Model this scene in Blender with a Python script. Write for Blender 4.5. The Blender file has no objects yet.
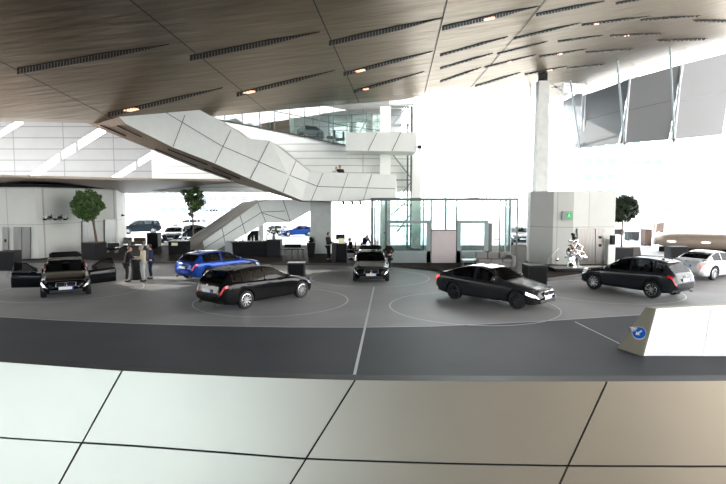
import bpy, bmesh, math, random
from mathutils import Vector, Matrix
random.seed(7)
S = bpy.context.scene
COL = S.collection
F = 540.0; CAMZ = 4.0
TH = math.atan(43 / 540)
FW = Vector((0, math.cos(TH), -math.sin(TH))); UP = Vector((0, math.sin(TH), math.cos(TH))); RT = Vector((1, 0, 0))
CAM = Vector((0, 0, CAMZ))
def ray(px, py): return FW + RT * ((px - 363) / F) + UP * ((242 - py) / F)
def G(px, py, z=0.0):
    r = ray(px, py); t = (z - CAMZ) / r.z
    return CAM + r * t
def D(px, py, y):
    r = ray(px, py); return CAM + r * (y / r.y)
def cz(x): return 10.9 + .107 * x + .0035 * max(0, x) ** 2
def onceil(px, py, off=0.0):
    r = ray(px, py); lo, hi = 1.0, 62.0
    t = lo
    while t < 75:
        p = CAM + r * t
        if p.z > cz(p.x) - off: break
        t += .05
    return CAM + r * t
def V(*a): return Vector(a)
# ------------------------------------------------------------------ materials
MATS = {}
def mat(name, col, rough=.5, metal=0.0, noise=0.0, nscale=3.0, bump=0.0, bscale=20.0, emit=None, estr=0.0, coat=0.0, stretch=None, spec=None, aniso=0):
    m = bpy.data.materials.new(name); m.use_nodes = True
    nt = m.node_tree; b = nt.nodes['Principled BSDF']
    b.inputs['Base Color'].default_value = (*col, 1); b.inputs['Roughness'].default_value = rough
    b.inputs['Metallic'].default_value = metal; b.inputs['Coat Weight'].default_value = coat
    b.inputs['Coat Roughness'].default_value = .04
    if spec is not None: b.inputs['Specular IOR Level'].default_value = spec
    if emit: b.inputs['Emission Color'].default_value = (*emit, 1); b.inputs['Emission Strength'].default_value = estr
    tc = nt.nodes.new('ShaderNodeTexCoord'); mp = nt.nodes.new('ShaderNodeMapping')
    nt.links.new(tc.outputs['Object'], mp.inputs['Vector'])
    if stretch: mp.inputs['Scale'].default_value = stretch
    n = nt.nodes.new('ShaderNodeTexNoise'); n.inputs['Scale'].default_value = nscale; n.inputs['Detail'].default_value = 4
    nt.links.new(mp.outputs['Vector'], n.inputs['Vector'])
    r = nt.nodes.new('ShaderNodeValToRGB')
    k = noise if noise else .03
    r.color_ramp.elements[0].color = (*[c * (1 - k) for c in col], 1); r.color_ramp.elements[1].color = (*[min(1, c * (1 + k)) for c in col], 1)
    r.color_ramp.elements[0].position = .3; r.color_ramp.elements[1].position = .7
    nt.links.new(n.outputs['Fac'], r.inputs['Fac']); nt.links.new(r.outputs['Color'], b.inputs['Base Color'])
    if bump:
        n2 = nt.nodes.new('ShaderNodeTexNoise'); n2.inputs['Scale'].default_value = bscale
        nt.links.new(mp.outputs['Vector'], n2.inputs['Vector'])
        bp = nt.nodes.new('ShaderNodeBump'); bp.inputs['Strength'].default_value = bump; bp.inputs['Distance'].default_value = .05
        nt.links.new(n2.outputs['Fac'], bp.inputs['Height']); nt.links.new(bp.outputs['Normal'], b.inputs['Normal'])
    MATS[name] = m
    return m
def glassmat(name, tint=(.93, .97, .97), opacity=.0, gloss=.10, dcol=(.5, .5, .5), fr=.6):
    m = bpy.data.materials.new(name); m.use_nodes = True; nt = m.node_tree; nt.nodes.clear()
    o = nt.nodes.new('ShaderNodeOutputMaterial'); t = nt.nodes.new('ShaderNodeBsdfTransparent'); t.inputs[0].default_value = (*tint, 1)
    g = nt.nodes.new('ShaderNodeBsdfGlossy'); g.inputs['Roughness'].default_value = .02; g.inputs[0].default_value = (1, 1, 1, 1)
    lw = nt.nodes.new('ShaderNodeLayerWeight'); lw.inputs[0].default_value = .15
    ml = nt.nodes.new('ShaderNodeMath'); ml.operation = 'MULTIPLY_ADD'; ml.inputs[1].default_value = fr; ml.inputs[2].default_value = gloss * .4
    nt.links.new(lw.outputs['Fresnel'], ml.inputs[0])
    mx = nt.nodes.new('ShaderNodeMixShader'); nt.links.new(ml.outputs[0], mx.inputs[0]); nt.links.new(t.outputs[0], mx.inputs[1]); nt.links.new(g.outputs[0], mx.inputs[2])
    last = mx
    if opacity:
        d = nt.nodes.new('ShaderNodeBsdfDiffuse'); d.inputs[0].default_value = (*dcol, 1)
        m2 = nt.nodes.new('ShaderNodeMixShader'); m2.inputs[0].default_value = opacity
        nt.links.new(mx.outputs[0], m2.inputs[1]); nt.links.new(d.outputs[0], m2.inputs[2]); last = m2
    nt.links.new(last.outputs[0], o.inputs['Surface'])
    MATS[name] = m
    return m
M = MATS
def tilemat(name, col, line, sx, sy, mortar=.012, rough=.5, axis='xz', metal=0.0, offset=0.0):
    """panels with joints, in metres (object coordinates)"""
    m = mat(name, col, rough, metal, noise=.04, nscale=.6)
    nt = m.node_tree; b = nt.nodes['Principled BSDF']
    tc = nt.nodes.new('ShaderNodeTexCoord'); sp = nt.nodes.new('ShaderNodeSeparateXYZ'); cb = nt.nodes.new('ShaderNodeCombineXYZ')
    nt.links.new(tc.outputs['Object'], sp.inputs[0])
    nt.links.new(sp.outputs['X' if axis[0] == 'x' else 'Y'], cb.inputs[0]); nt.links.new(sp.outputs['Z' if axis[1] == 'z' else 'Y'], cb.inputs[1])
    br = nt.nodes.new('ShaderNodeTexBrick'); br.offset = offset
    br.inputs['Scale'].default_value = 1; br.inputs['Brick Width'].default_value = sx; br.inputs['Row Height'].default_value = sy
    br.inputs['Mortar Size'].default_value = mortar; br.inputs['Mortar Smooth'].default_value = 0
    br.inputs['Color1'].default_value = (1, 1, 1, 1); br.inputs['Color2'].default_value = (.96, .96, .96, 1); br.inputs['Mortar'].default_value = (*[l / c for l, c in zip(line, col)], 1)
    nt.links.new(cb.outputs[0], br.inputs['Vector'])
    src = b.inputs['Base Color'].links[0].from_socket
    mx = nt.nodes.new('ShaderNodeMix'); mx.data_type = 'RGBA'; mx.blend_type = 'MULTIPLY'; mx.inputs[0].default_value = 1
    nt.links.new(src, mx.inputs[6]); nt.links.new(br.outputs['Color'], mx.inputs[7]); nt.links.new(mx.outputs[2], b.inputs['Base Color'])
    return m
mat('floor_light', (.25, .245, .24), .55, noise=.10, nscale=.5)
mat('floor_dark', (.058, .062, .068), .6, noise=.10, nscale=.5, spec=.2)
mat('pale_paving', (.62, .66, .70), .5, noise=.05)
mat('floor_line', (.55, .56, .57), .5)
mat('kerb', (.05, .05, .05), .5)
mat('ceiling_metal', (.155, .125, .095), .34, .9, noise=.12, nscale=1.2, bump=.8, bscale=.9, stretch=(.35, 1.6, 1))
mat('seam_dark', (.02, .02, .02), .7)
mat('vent_dark', (.012, .011, .01), .8)
mat('vent_slat', (.16, .14, .12), .5, .5)
mat('lamp_warm', (1, .7, .5), .4, emit=(1, .45, .28), estr=.45)
mat('lamp_white', (1, .9, .8), .4, emit=(1, .8, .7), estr=.5)
mat('parapet_metal', (.46, .40, .315), .40, .9, noise=.03, nscale=4)
mat('white_panel', (.91, .92, .86), .35, noise=.02)
mat('soffit_metal', (.30, .24, .19), .45, .3, noise=.06)
mat('stair_beige', (.60, .55, .48), .5)
mat('concrete', (.62, .62, .59), .7, noise=.08, nscale=2, bump=.05)
tilemat('core_concrete', (.56, .56, .52), (.34, .34, .32), 1.9, 2.35, .02, .6)
tilemat('white_tiles', (.36, .36, .36), (.2, .2, .2), 5.2, 1.15, .045, .5)
tilemat('white_shingle', (.80, .80, .76), (.50, .50, .46), 40, .55, .04, .5)
mat('steel', (.20, .19, .18), .33, 1.0, noise=.15, nscale=2, stretch=(6, 6, .4))
mat('steel_dark', (.10, .11, .11), .4, .6)
mat('frame_grey', (.24, .28, .28), .45, .3)
mat('pink_panel', (.50, .44, .43), .6)
mat('black_matt', (.006, .006, .007), .6, spec=.15)
mat('black_gloss', (.01, .01, .012), .2)
mat('charcoal', (.014, .014, .016), .6, spec=.2)
mat('anthracite', (.04, .04, .043), .6, spec=.2)
mat('top_grey', (.3, .3, .3), .4)
mat('chrome', (.85, .85, .86), .06, 1.0)
mat('chrome_coppery', (.75, .5, .35), .1, 1.0)
mat('sofa_grey', (.20, .19, .18), .85, bump=.2, bscale=60)
mat('bark', (.16, .11, .07), .9, noise=.3)
mat('leaf_green', (.05, .10, .025), .5, noise=.5, nscale=9)
mat('leaf_light', (.12, .20, .05), .5, noise=.5, nscale=9)
mat('leaf_dark', (.02, .035, .015), .55, noise=.4, nscale=9)
mat('skin', (.55, .33, .24), .55)
mat('hair_dark', (.02, .014, .01), .6); mat('hair_brown', (.09, .05, .03), .6); mat('hair_grey', (.3, .28, .26), .6)
mat('cloth_black', (.012, .012, .014), .9); mat('cloth_beige', (.42, .37, .28), .9); mat('cloth_navy', (.012, .02, .06), .9); mat('cloth_pale', (.5, .52, .5), .9)
mat('cloth_jeans', (.04, .06, .12), .9); mat('shoe', (.01, .01, .01), .4)
mat('tyre', (.012, .012, .012), .75); mat('rim_silver', (.62, .62, .64), .25, .9); mat('rim_dark', (.06, .06, .065), .3, .8)
mat('taillight', (.45, .008, .01), .12, emit=(1, .02, .02), estr=.06); mat('taillight_lit', (.9, .02, .02), .12, emit=(1, .05, .04), estr=1.0)
mat('headlight', (.6, .65, .7), .08, .6); mat('headlight_lit', (1, 1, 1), .1, emit=(1, .95, .9), estr=1.5)
mat('plate_white', (.75, .76, .78), .4); mat('plate_blue', (.02, .06, .5), .4)
mat('car_trim', (.01, .01, .01), .5); mat('car_interior', (.03, .03, .032), .8)
mat('sign_blue', (.01, .12, .55), .35); mat('sign_white', (.9, .9, .9), .4)
mat('exit_green', (.0, .35, .08), .4, emit=(.0, .8, .2), estr=.12); mat('exit_box', (.33, .36, .33), .5)
mat('beige_paint', (.36, .33, .25), .55)
mat('glossy_white', (.93, .94, .95), .16, .0, coat=.6)
mat('paper', (.8, .75, .45), .8); mat('white_plastic', (.8, .8, .8), .4); mat('orange', (.8, .25, .04), .5); mat('brown_dark', (.12, .06, .04), .6)
mat('rail_steel', (.6, .6, .6), .3, .8); mat('facade_white', (.75, .76, .78), .5)
mat('building_far', (.8, .8, .82), .8); mat('building_window', (.12, .15, .19), .5); mat('wall_warm', (.42, .38, .33), .6)
mat('asphalt', (.45, .45, .45), .9)
glassmat('glass_clear'); glassmat('glass_green', (.90, .965, .95), gloss=.2); glassmat('car_glass', (.22, .23, .235), gloss=.05, fr=.28); glassmat('glass_tinted', (.35, .46, .56), gloss=.1)
glassmat('blind_fabric', (.08, .088, .10), .42, .0, (.5, .5, .5))
def stone_mix():
    m = mat('platform_stone', (.055, .046, .040), .6, noise=.15, nscale=1.5, spec=0.0); nt = m.node_tree; b = nt.nodes['Principled BSDF']; o = [n for n in nt.nodes if n.type == 'OUTPUT_MATERIAL'][0]
    d = nt.nodes.new('ShaderNodeBsdfDiffuse'); g = nt.nodes.new('ShaderNodeBsdfGlossy'); g.inputs['Roughness'].default_value = .26; mx = nt.nodes.new('ShaderNodeMixShader'); mx.inputs[0].default_value = .018
    nt.links.new(b.inputs['Base Color'].links[0].from_socket, d.inputs[0]); nt.links.new(d.outputs[0], mx.inputs[1]); nt.links.new(g.outputs[0], mx.inputs[2]); nt.links.new(mx.outputs[0], o.inputs[0])
stone_mix()
MATS['ceiling_metal'].node_tree.nodes['Principled BSDF'].inputs['Specular Tint'].default_value = (.80, .73, .65, 1)
# ------------------------------------------------------------------ mesh helpers
def tag(o, label=None, cat=None, group=None, kind=None):
    if label: o['label'] = label
    if cat: o['category'] = cat
    if group: o['group'] = group
    if kind: o['kind'] = kind
    return o
def empty(name, loc=(0, 0, 0), rz=0, label=None, cat=None, group=None, kind=None):
    o = bpy.data.objects.new(name, None); COL.objects.link(o); o.location = loc; o.rotation_euler = (0, 0, rz); o.empty_display_size = .1
    return tag(o, label, cat, group, kind)
def obj(name, bm, m, parent=None, smooth=False, loc=None, label=None, cat=None, group=None, kind=None):
    me = bpy.data.meshes.new(name)
    if isinstance(bm, bmesh.types.BMesh):
        bm.normal_update(); bm.to_mesh(me); bm.free()
    else: me = bm
    for x in (m if isinstance(m, (list, tuple)) else [m]): me.materials.append(MATS[x] if isinstance(x, str) else x)
    if smooth:
        for p in me.polygons: p.use_smooth = True
    o = bpy.data.objects.new(name, me); COL.objects.link(o)
    if parent: o.parent = parent
    if loc: o.location = loc
    return tag(o, label, cat, group, kind)
def copy_tree(o, parent=None):
    c = o.copy(); COL.objects.link(c); c.parent = parent
    for ch in [x for x in COL.objects if x.parent == o]: copy_tree(ch, c)
    return c
def B(): return bmesh.new()
def quad(bm, *ps, mi=0):
    f = bm.faces.new([bm.verts.new(p) for p in ps]); f.material_index = mi; return f
def box(bm, c, s, rz=0.0, mi=0, bev=0.0, mtx=None):
    r = bmesh.ops.create_cube(bm, size=1)
    vs = r['verts']
    m = Matrix.Translation(Vector(c)) @ Matrix.Rotation(rz, 4, 'Z')
    if mtx is not None: m = mtx @ m
    m = m @ Matrix.Diagonal((*s, 1))
    bmesh.ops.transform(bm, matrix=m, verts=vs)
    fs = {f for v in vs for f in v.link_faces}
    for f in fs: f.material_index = mi
    if bev:
        es = list({e for v in vs for e in v.link_edges})
        bmesh.ops.bevel(bm, geom=es, offset=bev, segments=2, affect='EDGES', profile=.6)
    return bm
def prism(bm, pts, thick, mi=0):
    """closed solid between polygon pts (3d) and pts+thick vector"""
    t = Vector(thick)
    a = [bm.verts.new(p) for p in pts]; b = [bm.verts.new(Vector(p) + t) for p in pts]
    n = len(a)
    fs = [bm.faces.new(a), bm.faces.new(b[::-1])]
    for i in range(n): fs.append(bm.faces.new([a[(i + 1) % n], a[i], b[i], b[(i + 1) % n]]))
    for f in fs: f.material_index = mi
    bmesh.ops.recalc_face_normals(bm, faces=fs)
    return bm
def bar(bm, a, b, r, seg=8, mi=0, r2=None, square=False):
    a = Vector(a); b = Vector(b); d = b - a
    if d.length < 1e-6: return bm
    q = d.to_track_quat('Z', 'Y').to_matrix().to_4x4()
    m = Matrix.Translation((a + b) / 2) @ q
    if square: m = m @ Matrix.Rotation(math.pi / 4, 4, 'Z')
    g = bmesh.ops.create_cone(bm, cap_ends=True, segments=4 if square else seg, radius1=r, radius2=r if r2 is None else r2, depth=d.length, matrix=m)
    for v in g['verts']:
        for f in v.link_faces: f.material_index = mi
    return bm
def ball(bm, c, r, s=(1, 1, 1), mi=0, seg=12, rot=None):
    m = Matrix.Translation(Vector(c))
    if rot is not None: m = m @ rot
    m = m @ Matrix.Diagonal((*s, 1))
    g = bmesh.ops.create_uvsphere(bm, u_segments=seg, v_segments=max(6, seg * 2 // 3), radius=r, matrix=m)
    for v in g['verts']:
        for f in v.link_faces: f.material_index = mi
    return bm
def loft(bm, rings, closed=True, caps=True, mi=0):
    vr = [[bm.verts.new(p) for p in r] for r in rings]; n = len(vr[0]); fs = []
    for i in range(len(vr) - 1):
        for j in range(n if closed else n - 1):
            k = (j + 1) % n
            fs.append(bm.faces.new([vr[i][j], vr[i][k], vr[i + 1][k], vr[i + 1][j]]))
    if caps and closed: fs += [bm.faces.new(vr[0][::-1]), bm.faces.new(vr[-1])]
    for f in fs: f.material_index = mi
    bmesh.ops.recalc_face_normals(bm, faces=fs)
    return vr
def tubep(bm, pts, r, seg=8, closed=False, mi=0):
    pts = [Vector(p) for p in pts]; n = len(pts); rings = []
    ref = V(0, 0, 1)
    for i, p in enumerate(pts):
        t = (pts[(i + 1) % n] - pts[i - 1]) if (closed or 0 < i < n - 1) else (pts[1] - pts[0] if i == 0 else pts[-1] - pts[-2])
        t.normalize(); u = t.cross(ref)
        if u.length < .05: u = t.cross(V(0, 1, 0))
        u.normalize(); w = t.cross(u)
        rr = r[i] if isinstance(r, list) else r
        rings.append([p + (u * math.cos(a) + w * math.sin(a)) * rr for a in [2 * math.pi * k / seg for k in range(seg)]])
    if closed: rings.append(rings[0])
    loft(bm, rings, True, not closed, mi)
    if closed: bmesh.ops.remove_doubles(bm, verts=bm.verts, dist=1e-5)
    return bm
def lathe(bm, prof, seg=20, c=(0, 0, 0), mi=0):
    c = Vector(c)
    loft(bm, [[c + V(r * math.cos(2 * math.pi * k / seg), r * math.sin(2 * math.pi * k / seg), z) for k in range(seg)] for r, z in prof], mi=mi)
def lin(pts, s):
    if s <= pts[0][0]: return pts[0][1]
    for (a, b), (c, d) in zip(pts, pts[1:]):
        if s <= c: return b + (d - b) * (s - a) / (c - a)
    return pts[-1][1]
def bake(o):
    """apply modifiers without operators"""
    dg = bpy.context.evaluated_depsgraph_get(); dg.update()
    me = bpy.data.meshes.new_from_object(o.evaluated_get(dg), preserve_all_data_layers=True, depsgraph=dg)
    return me
# ------------------------------------------------------------------ camera, world
cam = bpy.data.cameras.new('camera'); co = bpy.data.objects.new('camera', cam); COL.objects.link(co)
cam.sensor_width = 36; cam.lens = F / 726 * 36; cam.clip_end = 600
co.location = CAM; co.rotation_euler = (math.pi / 2 - TH, 0, 0); S.camera = co
w = bpy.data.worlds.new('sky'); S.world = w; w.use_nodes = True
wn = w.node_tree; bg = wn.nodes['Background']
tc = wn.nodes.new('ShaderNodeTexCoord'); sx = wn.nodes.new('ShaderNodeSeparateXYZ'); rp = wn.nodes.new('ShaderNodeValToRGB')
wn.links.new(tc.outputs['Generated'], sx.inputs[0]); wn.links.new(sx.outputs['Z'], rp.inputs[0]); wn.links.new(rp.outputs[0], bg.inputs[0])
rp.color_ramp.elements[0].color = (1, .975, .94, 1); rp.color_ramp.elements[1].color = (.84, .91, 1, 1)
bg.inputs[1].default_value = 2.6
S.view_settings.view_transform = 'Standard'; S.view_settings.look = 'None'; S.view_settings.gamma = 1; S.view_settings.exposure = EXPO = 1.95
S.cycles.max_bounces = 10; S.cycles.transparent_max_bounces = 24; S.cycles.diffuse_bounces = 5; S.cycles.glossy_bounces = 5
S.cycles.sample_clamp_indirect = 6; S.cycles.caustics_reflective = False
S.cycles.use_denoising = True
# ------------------------------------------------------------------ floor
bm = B()
quad(bm, (-60, -12, 0), (60, -12, 0), (60, 66, 0), (-60, 66, 0))
obj('floor', bm, 'floor_light', kind='structure')
bm = B()
quad(bm, (-140, 66, -.06), (140, 66, -.06), (140, 260, -.06), (-140, 260, -.06)); quad(bm, (60, -40, -.06), (200, -40, -.06), (200, 66, -.06), (60, 66, -.06))
quad(bm, (-200, -40, -.06), (-60, -40, -.06), (-60, 66, -.06), (-200, 66, -.06))
obj('ground_outside', bm, 'asphalt', kind='structure')
# darker inner zone of the hall floor (4 mm sheet with a pale edge line)
edge = [(-420, 290), (-150, 307), (0, 317), (60, 320.5), (130, 323.5), (210, 326), (290, 327.3), (360, 327.5), (430, 326.5), (480, 324.5), (540, 321.5), (600, 317.5), (650, 314.5), (726, 311), (900, 304), (1100, 297)]
E = [G(x, y) for x, y in edge]
bm = B(); pts = [p + V(0, 0, .004) for p in E] + [V(34, -10, .004), V(-34, -10, .004)]
f = bm.faces.new([bm.verts.new(p) for p in pts]); bmesh.ops.triangulate(bm, faces=[f])
obj('floor_inner_zone', bm, 'floor_dark', kind='structure')
def strip(bm, pts, wd, z):
    for a, b in zip(pts, pts[1:]):
        d = (b - a); n = V(-d.y, d.x, 0).normalized() * wd / 2
        quad(bm, *[Vector((p.x, p.y, z)) for p in (a - n, b - n, b + n, a + n)])
bm = B(); strip(bm, E, .05, .007)
strip(bm, [G(352.5, 384), G(374, 287)], .07, .008); strip(bm, [G(575, 322), G(628, 348)], .05, .008)
def ringline(c, r, a0=0, a1=360):
    strip(bm, [V(c[0] + r * math.cos(math.radians(a)), c[1] + r * math.sin(math.radians(a)), 0) for a in range(a0, a1 + 1, 5)], .05, .009)
RINGS = [((-3.6, 21.1), 3.0), ((4.1, 19.9), 3.1), ((10.6, 23.3), 3.0), ((.35, 27.3), 3.0), ((-12.9, 23.6), 3.0), ((17.4, 27.4), 3.0)]
for c, r in RINGS: ringline(c, r)
obj('floor_marking_lines', bm, 'floor_line', kind='structure')
# raised dark stone platform
pe = [(-700, 292), (-300, 276), (-60, 266), (60, 262), (110, 263), (180, 263.5), (260, 265), (330, 265.5), (392, 267), (430, 270.5), (465, 277), (505, 282), (548, 281), (580, 276.5), (612, 271.5), (634, 266), (641, 258), (640, 249)]
P = [G(x, y) for x, y in pe]
back = [V(P[-1].x, P[-1].y, 0), V(15.5, 45, 0), V(-60, 45, 0)]
bm = B(); loop = [Vector((p.x, p.y, 0.002)) for p in P[:-1] + back]
a = [bm.verts.new(p) for p in loop]; b_ = [bm.verts.new(p + V(0, 0, .148)) for p in loop]
tf = bm.faces.new(b_); tf.material_index = 0
for i in range(len(a)):
    k = (i + 1) % len(a); f = bm.faces.new([a[i], a[k], b_[k], b_[i]]); f.material_index = 1
bmesh.ops.triangulate(bm, faces=[tf])
bmesh.ops.recalc_face_normals(bm, faces=bm.faces)
obj('floor_raised_platform', bm, ['platform_stone', 'kerb'], kind='structure')
bm = B(); quad(bm, V(-60, 45.0, .01), V(30, 45, .01), V(30, 66, .01), V(-60, 66, .01))
obj('floor_pale_paving', bm, 'pale_paving', kind='structure')
# ------------------------------------------------------------------ ceiling
ce = [(-420, 108), (-200, 116), (0, 121), (60, 122.5), (120, 124), (160, 122), (200, 118), (250, 113), (300, 108), (350, 104), (400, 100), (440, 93), (480, 91), (515, 93.5), (535, 98), (552, 104), (587, 84.5), (634, 66.5), (686, 50.5), (726, 39.5), (800, 22), (900, 6)]
CE = [onceil(x, y) for x, y in ce]
N = 26
rows = []
nearx = [-40 + 80 * i / (len(CE) - 1) for i in range(len(CE))]
for i, p in enumerate(CE):
    q = V(nearx[i] * .55 + p.x * .2, -9, 0)
    rows.append([V(p.x + (q.x - p.x) * t, p.y + (q.y - p.y) * t, 0) for t in [k / N for k in range(N + 1)]])
for r in rows:
    for p in r: p.z = cz(p.x)
bm = B()
lo = [[bm.verts.new(p) for p in r] for r in rows]
hi = [[bm.verts.new(p + V(0, 0, .5)) for p in r] for r in rows]
for i in range(len(rows) - 1):
    for k in range(N):
        bm.faces.new([lo[i][k], lo[i][k + 1], lo[i + 1][k + 1], lo[i + 1][k]]); bm.faces.new([hi[i][k], hi[i + 1][k], hi[i + 1][k + 1], hi[i][k + 1]])
    bm.faces.new([lo[i][0], lo[i + 1][0], hi[i + 1][0], hi[i][0]]); bm.faces.new([lo[i][N], hi[i][N], hi[i + 1][N], lo[i + 1][N]])
for i in (0, -1):
    for k in range(N): bm.faces.new([lo[i][k], hi[i][k], hi[i][k + 1], lo[i][k + 1]])
bmesh.ops.recalc_face_normals(bm, faces=bm.faces)
for f in bm.faces: f.smooth = abs(f.normal.z) > .5
def ceilstrip(a, b, w0, n=14, mi=1, dz=.02):
    A, C = onceil(*a), onceil(*b); d = (C - A); nn = V(-d.y, d.x, 0).normalized() * w0
    for i in range(n):
        p = A.lerp(C, i / n); q = A.lerp(C, (i + 1) / n); c4 = [p - nn, q - nn, q + nn, p + nn]
        for c in c4: c.z = cz(c.x) - dz
        quad(bm, *c4, mi=mi)
for a, b in [((-60, 30), (119, 121.5)), ((122, -8), (266, 110)), ((310, -8), (359, 102)), ((449, -8), (424.5, 93)), ((552, -8), (520, 31)), ((520, 31), (470, 88))]: ceilstrip(a, b, .022)
# fine joints across the panels
for a, b in [((-10, 45), (120, 18)), ((-10, 99), (95, 88)), ((60, 83), (190, 62)), ((150, 13), (235, -3)), ((200, 74), (325, 50)), ((330, 24), (440, 3)), ((336, 60), (434, 38)), ((348, 84), (428, 62)), ((190, 105), (262, 92)), ((30, 110), (150, 92))]:
    ceilstrip(a, b, .008, 8)
obj('ceiling', bm, ['ceiling_metal', 'seam_dark'], kind='structure')
vents = [((17, 70.7), (169, 44), 6, 0), ((108, 114.6), (223, 87.5), 4.5, .22), ((190, 57.7), (319.5, 31.6), 5.5, 0), ((236.6, 94.5), (335, 70), 4, .14),
 ((329, 43), (443.7, 17.4), 5, 0), ((343.5, 74), (433, 51), 3.6, .2), ((353.5, 91.8), (424.4, 71.3), 2.6, .2), ((442, 28), (539, 5.8), 4.5, .5), ((536, 14.5), (605, .8), 3, 0),
 ((615.6, 3.3), (652, -3), 2, 0), ((440, 55), (508, 36.4), 2.4, 0), ((440, 68.2), (493, 53), 2, 0), ((440, 81.4), (481, 67.4), 2, 0), ((513.6, 38.4), (580.5, 22.7), 2.2, 0),
 ((497, 53.7), (547.5, 41.3), 1.5, 0), ((484.6, 67), (536, 54.5), 1.5, .5), ((475, 86), (520.6, 72.3), 2, 0), ((557.8, 41.3), (603, 35), 1.6, 0), ((581.7, 24.8), (650.8, 15.7), 2, .22),
 ((539, 56.6), (586.7, 48.8), 1.7, .45), ((640.4, 19.8), (701, 15.3), 1.7, 0), ((585.5, 52), (633.4, 48.8), 1.3, 0), ((610, 35.5), (665, 33), 1.5, .3), ((524.7, 74.4), (567.3, 66), 1.7, .6),
 ((567, 68), (605, 64), 1.2, 0), ((551.6, 87.6), (580.5, 84), 1.2, 0), ((693, 20), (740, 20.7), 1.5, 0), ((657, 40), (708, 38.4), 1.2, 0)]
vlab = ['widest, unlit, in the dark corner', 'directly above the slanted stair, yellowish lamp inside', 'second widest unlit, above the stair middle', 'above the gallery glass, lamp near wide end', 'long unlit one, third in the top row', 'below the long unlit one, with one lamp', 'next to the roof edge, small lamp inside', 'at the top edge, one lit lamp halfway', 'wide unlit, cut by the top picture edge', 'tiny piece at the very top edge', 'upper of three stacked short unlit slots', 'middle of three stacked short unlit slots', 'lowest of three stacked short unlit slots', 'medium unlit, under the one cut at top', 'hair-thin unlit, two rows above tall column', 'thin with halfway lamp, left of tall column', 'bold unlit, ending beside the tall column head', 'short thin, above the tall column head', 'long thin, lamp near one end, bright corner', 'thin with middle lamp, just over column head', 'thin unlit in the bright outer top corner', 'short faint, above the first leaning strut', 'faint with lamp, above second leaning strut', 'lamp-lit, touching the tall column head', 'faint short, between column and second strut', 'shortest, where roof meets the side facade', 'cut by the side picture edge, unlit', 'faint unlit, above the third leaning strut']
for (a, b, t, lamp), lb in zip(vents, vlab):
    A = onceil(*a); C = onceil(*b); Wv = (onceil(a[0], a[1] + t / 2) - onceil(a[0], a[1] - t / 2)).length / 2
    mid = (A + C) / 2; mid.z = cz(mid.x)
    root = empty('ceiling_vent', mid, 0, 'dark louvre slot in metal ceiling, ' + lb, 'ceiling vent', 'tapering slots in the metal ceiling')
    pxl = math.hypot(b[0] - a[0], b[1] - a[1])
    def vp(u, sg, dz, f=1.0):
        th = t / 2 * (1 if u < .6 else max(.08, 1 - (u - .6) / .4)) * f; p = onceil(a[0] + (b[0] - a[0]) * u, a[1] + (b[1] - a[1]) * u + sg * th); p.z = cz(p.x) + dz; return p - mid
    m1 = B(); K = 10
    loft(m1, [[vp(i / K, 1, -.014), vp(i / K, -1, -.014), vp(i / K, -1, .01), vp(i / K, 1, .01)] for i in range(K + 1)]); obj('vent_slot', m1, 'vent_dark', root)
    m2 = B(); ns = int(max(4, pxl / 3.1)) if t > 2.5 else int(pxl / 4)
    sp_ = (C - A).length / ns * .17
    for i in range(1, ns):
        u = i / ns; bar(m2, vp(u, 1, -.03, .8), vp(u, -1, -.03, .8), sp_, square=True)
    obj('louvre_slats', m2, 'vent_slat', root)
    if lamp:
        m3 = B()
        for k in range(3 if t > 3 else 2):
            p = A.lerp(C, lamp + (k - 1) * .028) ; p.z = cz(p.x) - .06
            lathe(m3, [(.0, 0), (Wv * .38, 0), (Wv * .4, .05), (.0, .05)], 10, p - mid)
        obj('lamp', m3, 'lamp_warm', root)
# ------------------------------------------------------------------ foreground parapet
T65 = math.radians(70)
def onpar(px, py):
    r = ray(px, py); # plane through (0,1.8,3.4) rising away
    nrm = V(0, -math.sin(T65), math.cos(T65)); p0 = V(0, 1.8, 3.4)
    return CAM + r * ((p0 - CAM).dot(nrm) / r.dot(nrm))
Tt = [(-500, 318), (-300, 338), (0, 362), (122, 371), (243, 377), (355, 380.3), (480, 381.5), (607, 381.5), (726, 381), (1000, 377), (1300, 366)]
Hh = [(-500, 385), (-300, 405), (0, 438), (137, 446), (306, 459), (440, 463.5), (568, 466), (726, 466.5), (1000, 464), (1300, 455)]
def hermite(pts, x):
    return (lin(pts, x - 25) + lin(pts, x) * 2 + lin(pts, x + 25)) / 4
seams = [((-390, 320), (-510, 400)), ((-125, 352), (-200, 420)), ((122, 371), (82, 443)), ((355, 380), (306, 459)), ((607, 381), (568, 466)), ((850, 380), (822, 465)), ((1090, 376), (1080, 462))]
def sx_at(s, v):  # v 0 top, 1 horizontal seam, beyond extrapolates
    return s[0][0] + (s[1][0] - s[0][0]) * v
def par_pt(xs, v):
    x0 = xs
    t = hermite(Tt, x0[0]); h = hermite(Hh, x0[1])
    if v <= 1: return onpar(x0[0] + (x0[1] - x0[0]) * v, t + (h - t) * v)
    x2 = x0[1] + (x0[1] - x0[0]) * (v - 1); return onpar(x2, h + (h - t) * (v - 1) * 1.0)
bm = B(); g = .0035
nT = V(0, -math.sin(T65), math.cos(T65))
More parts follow.
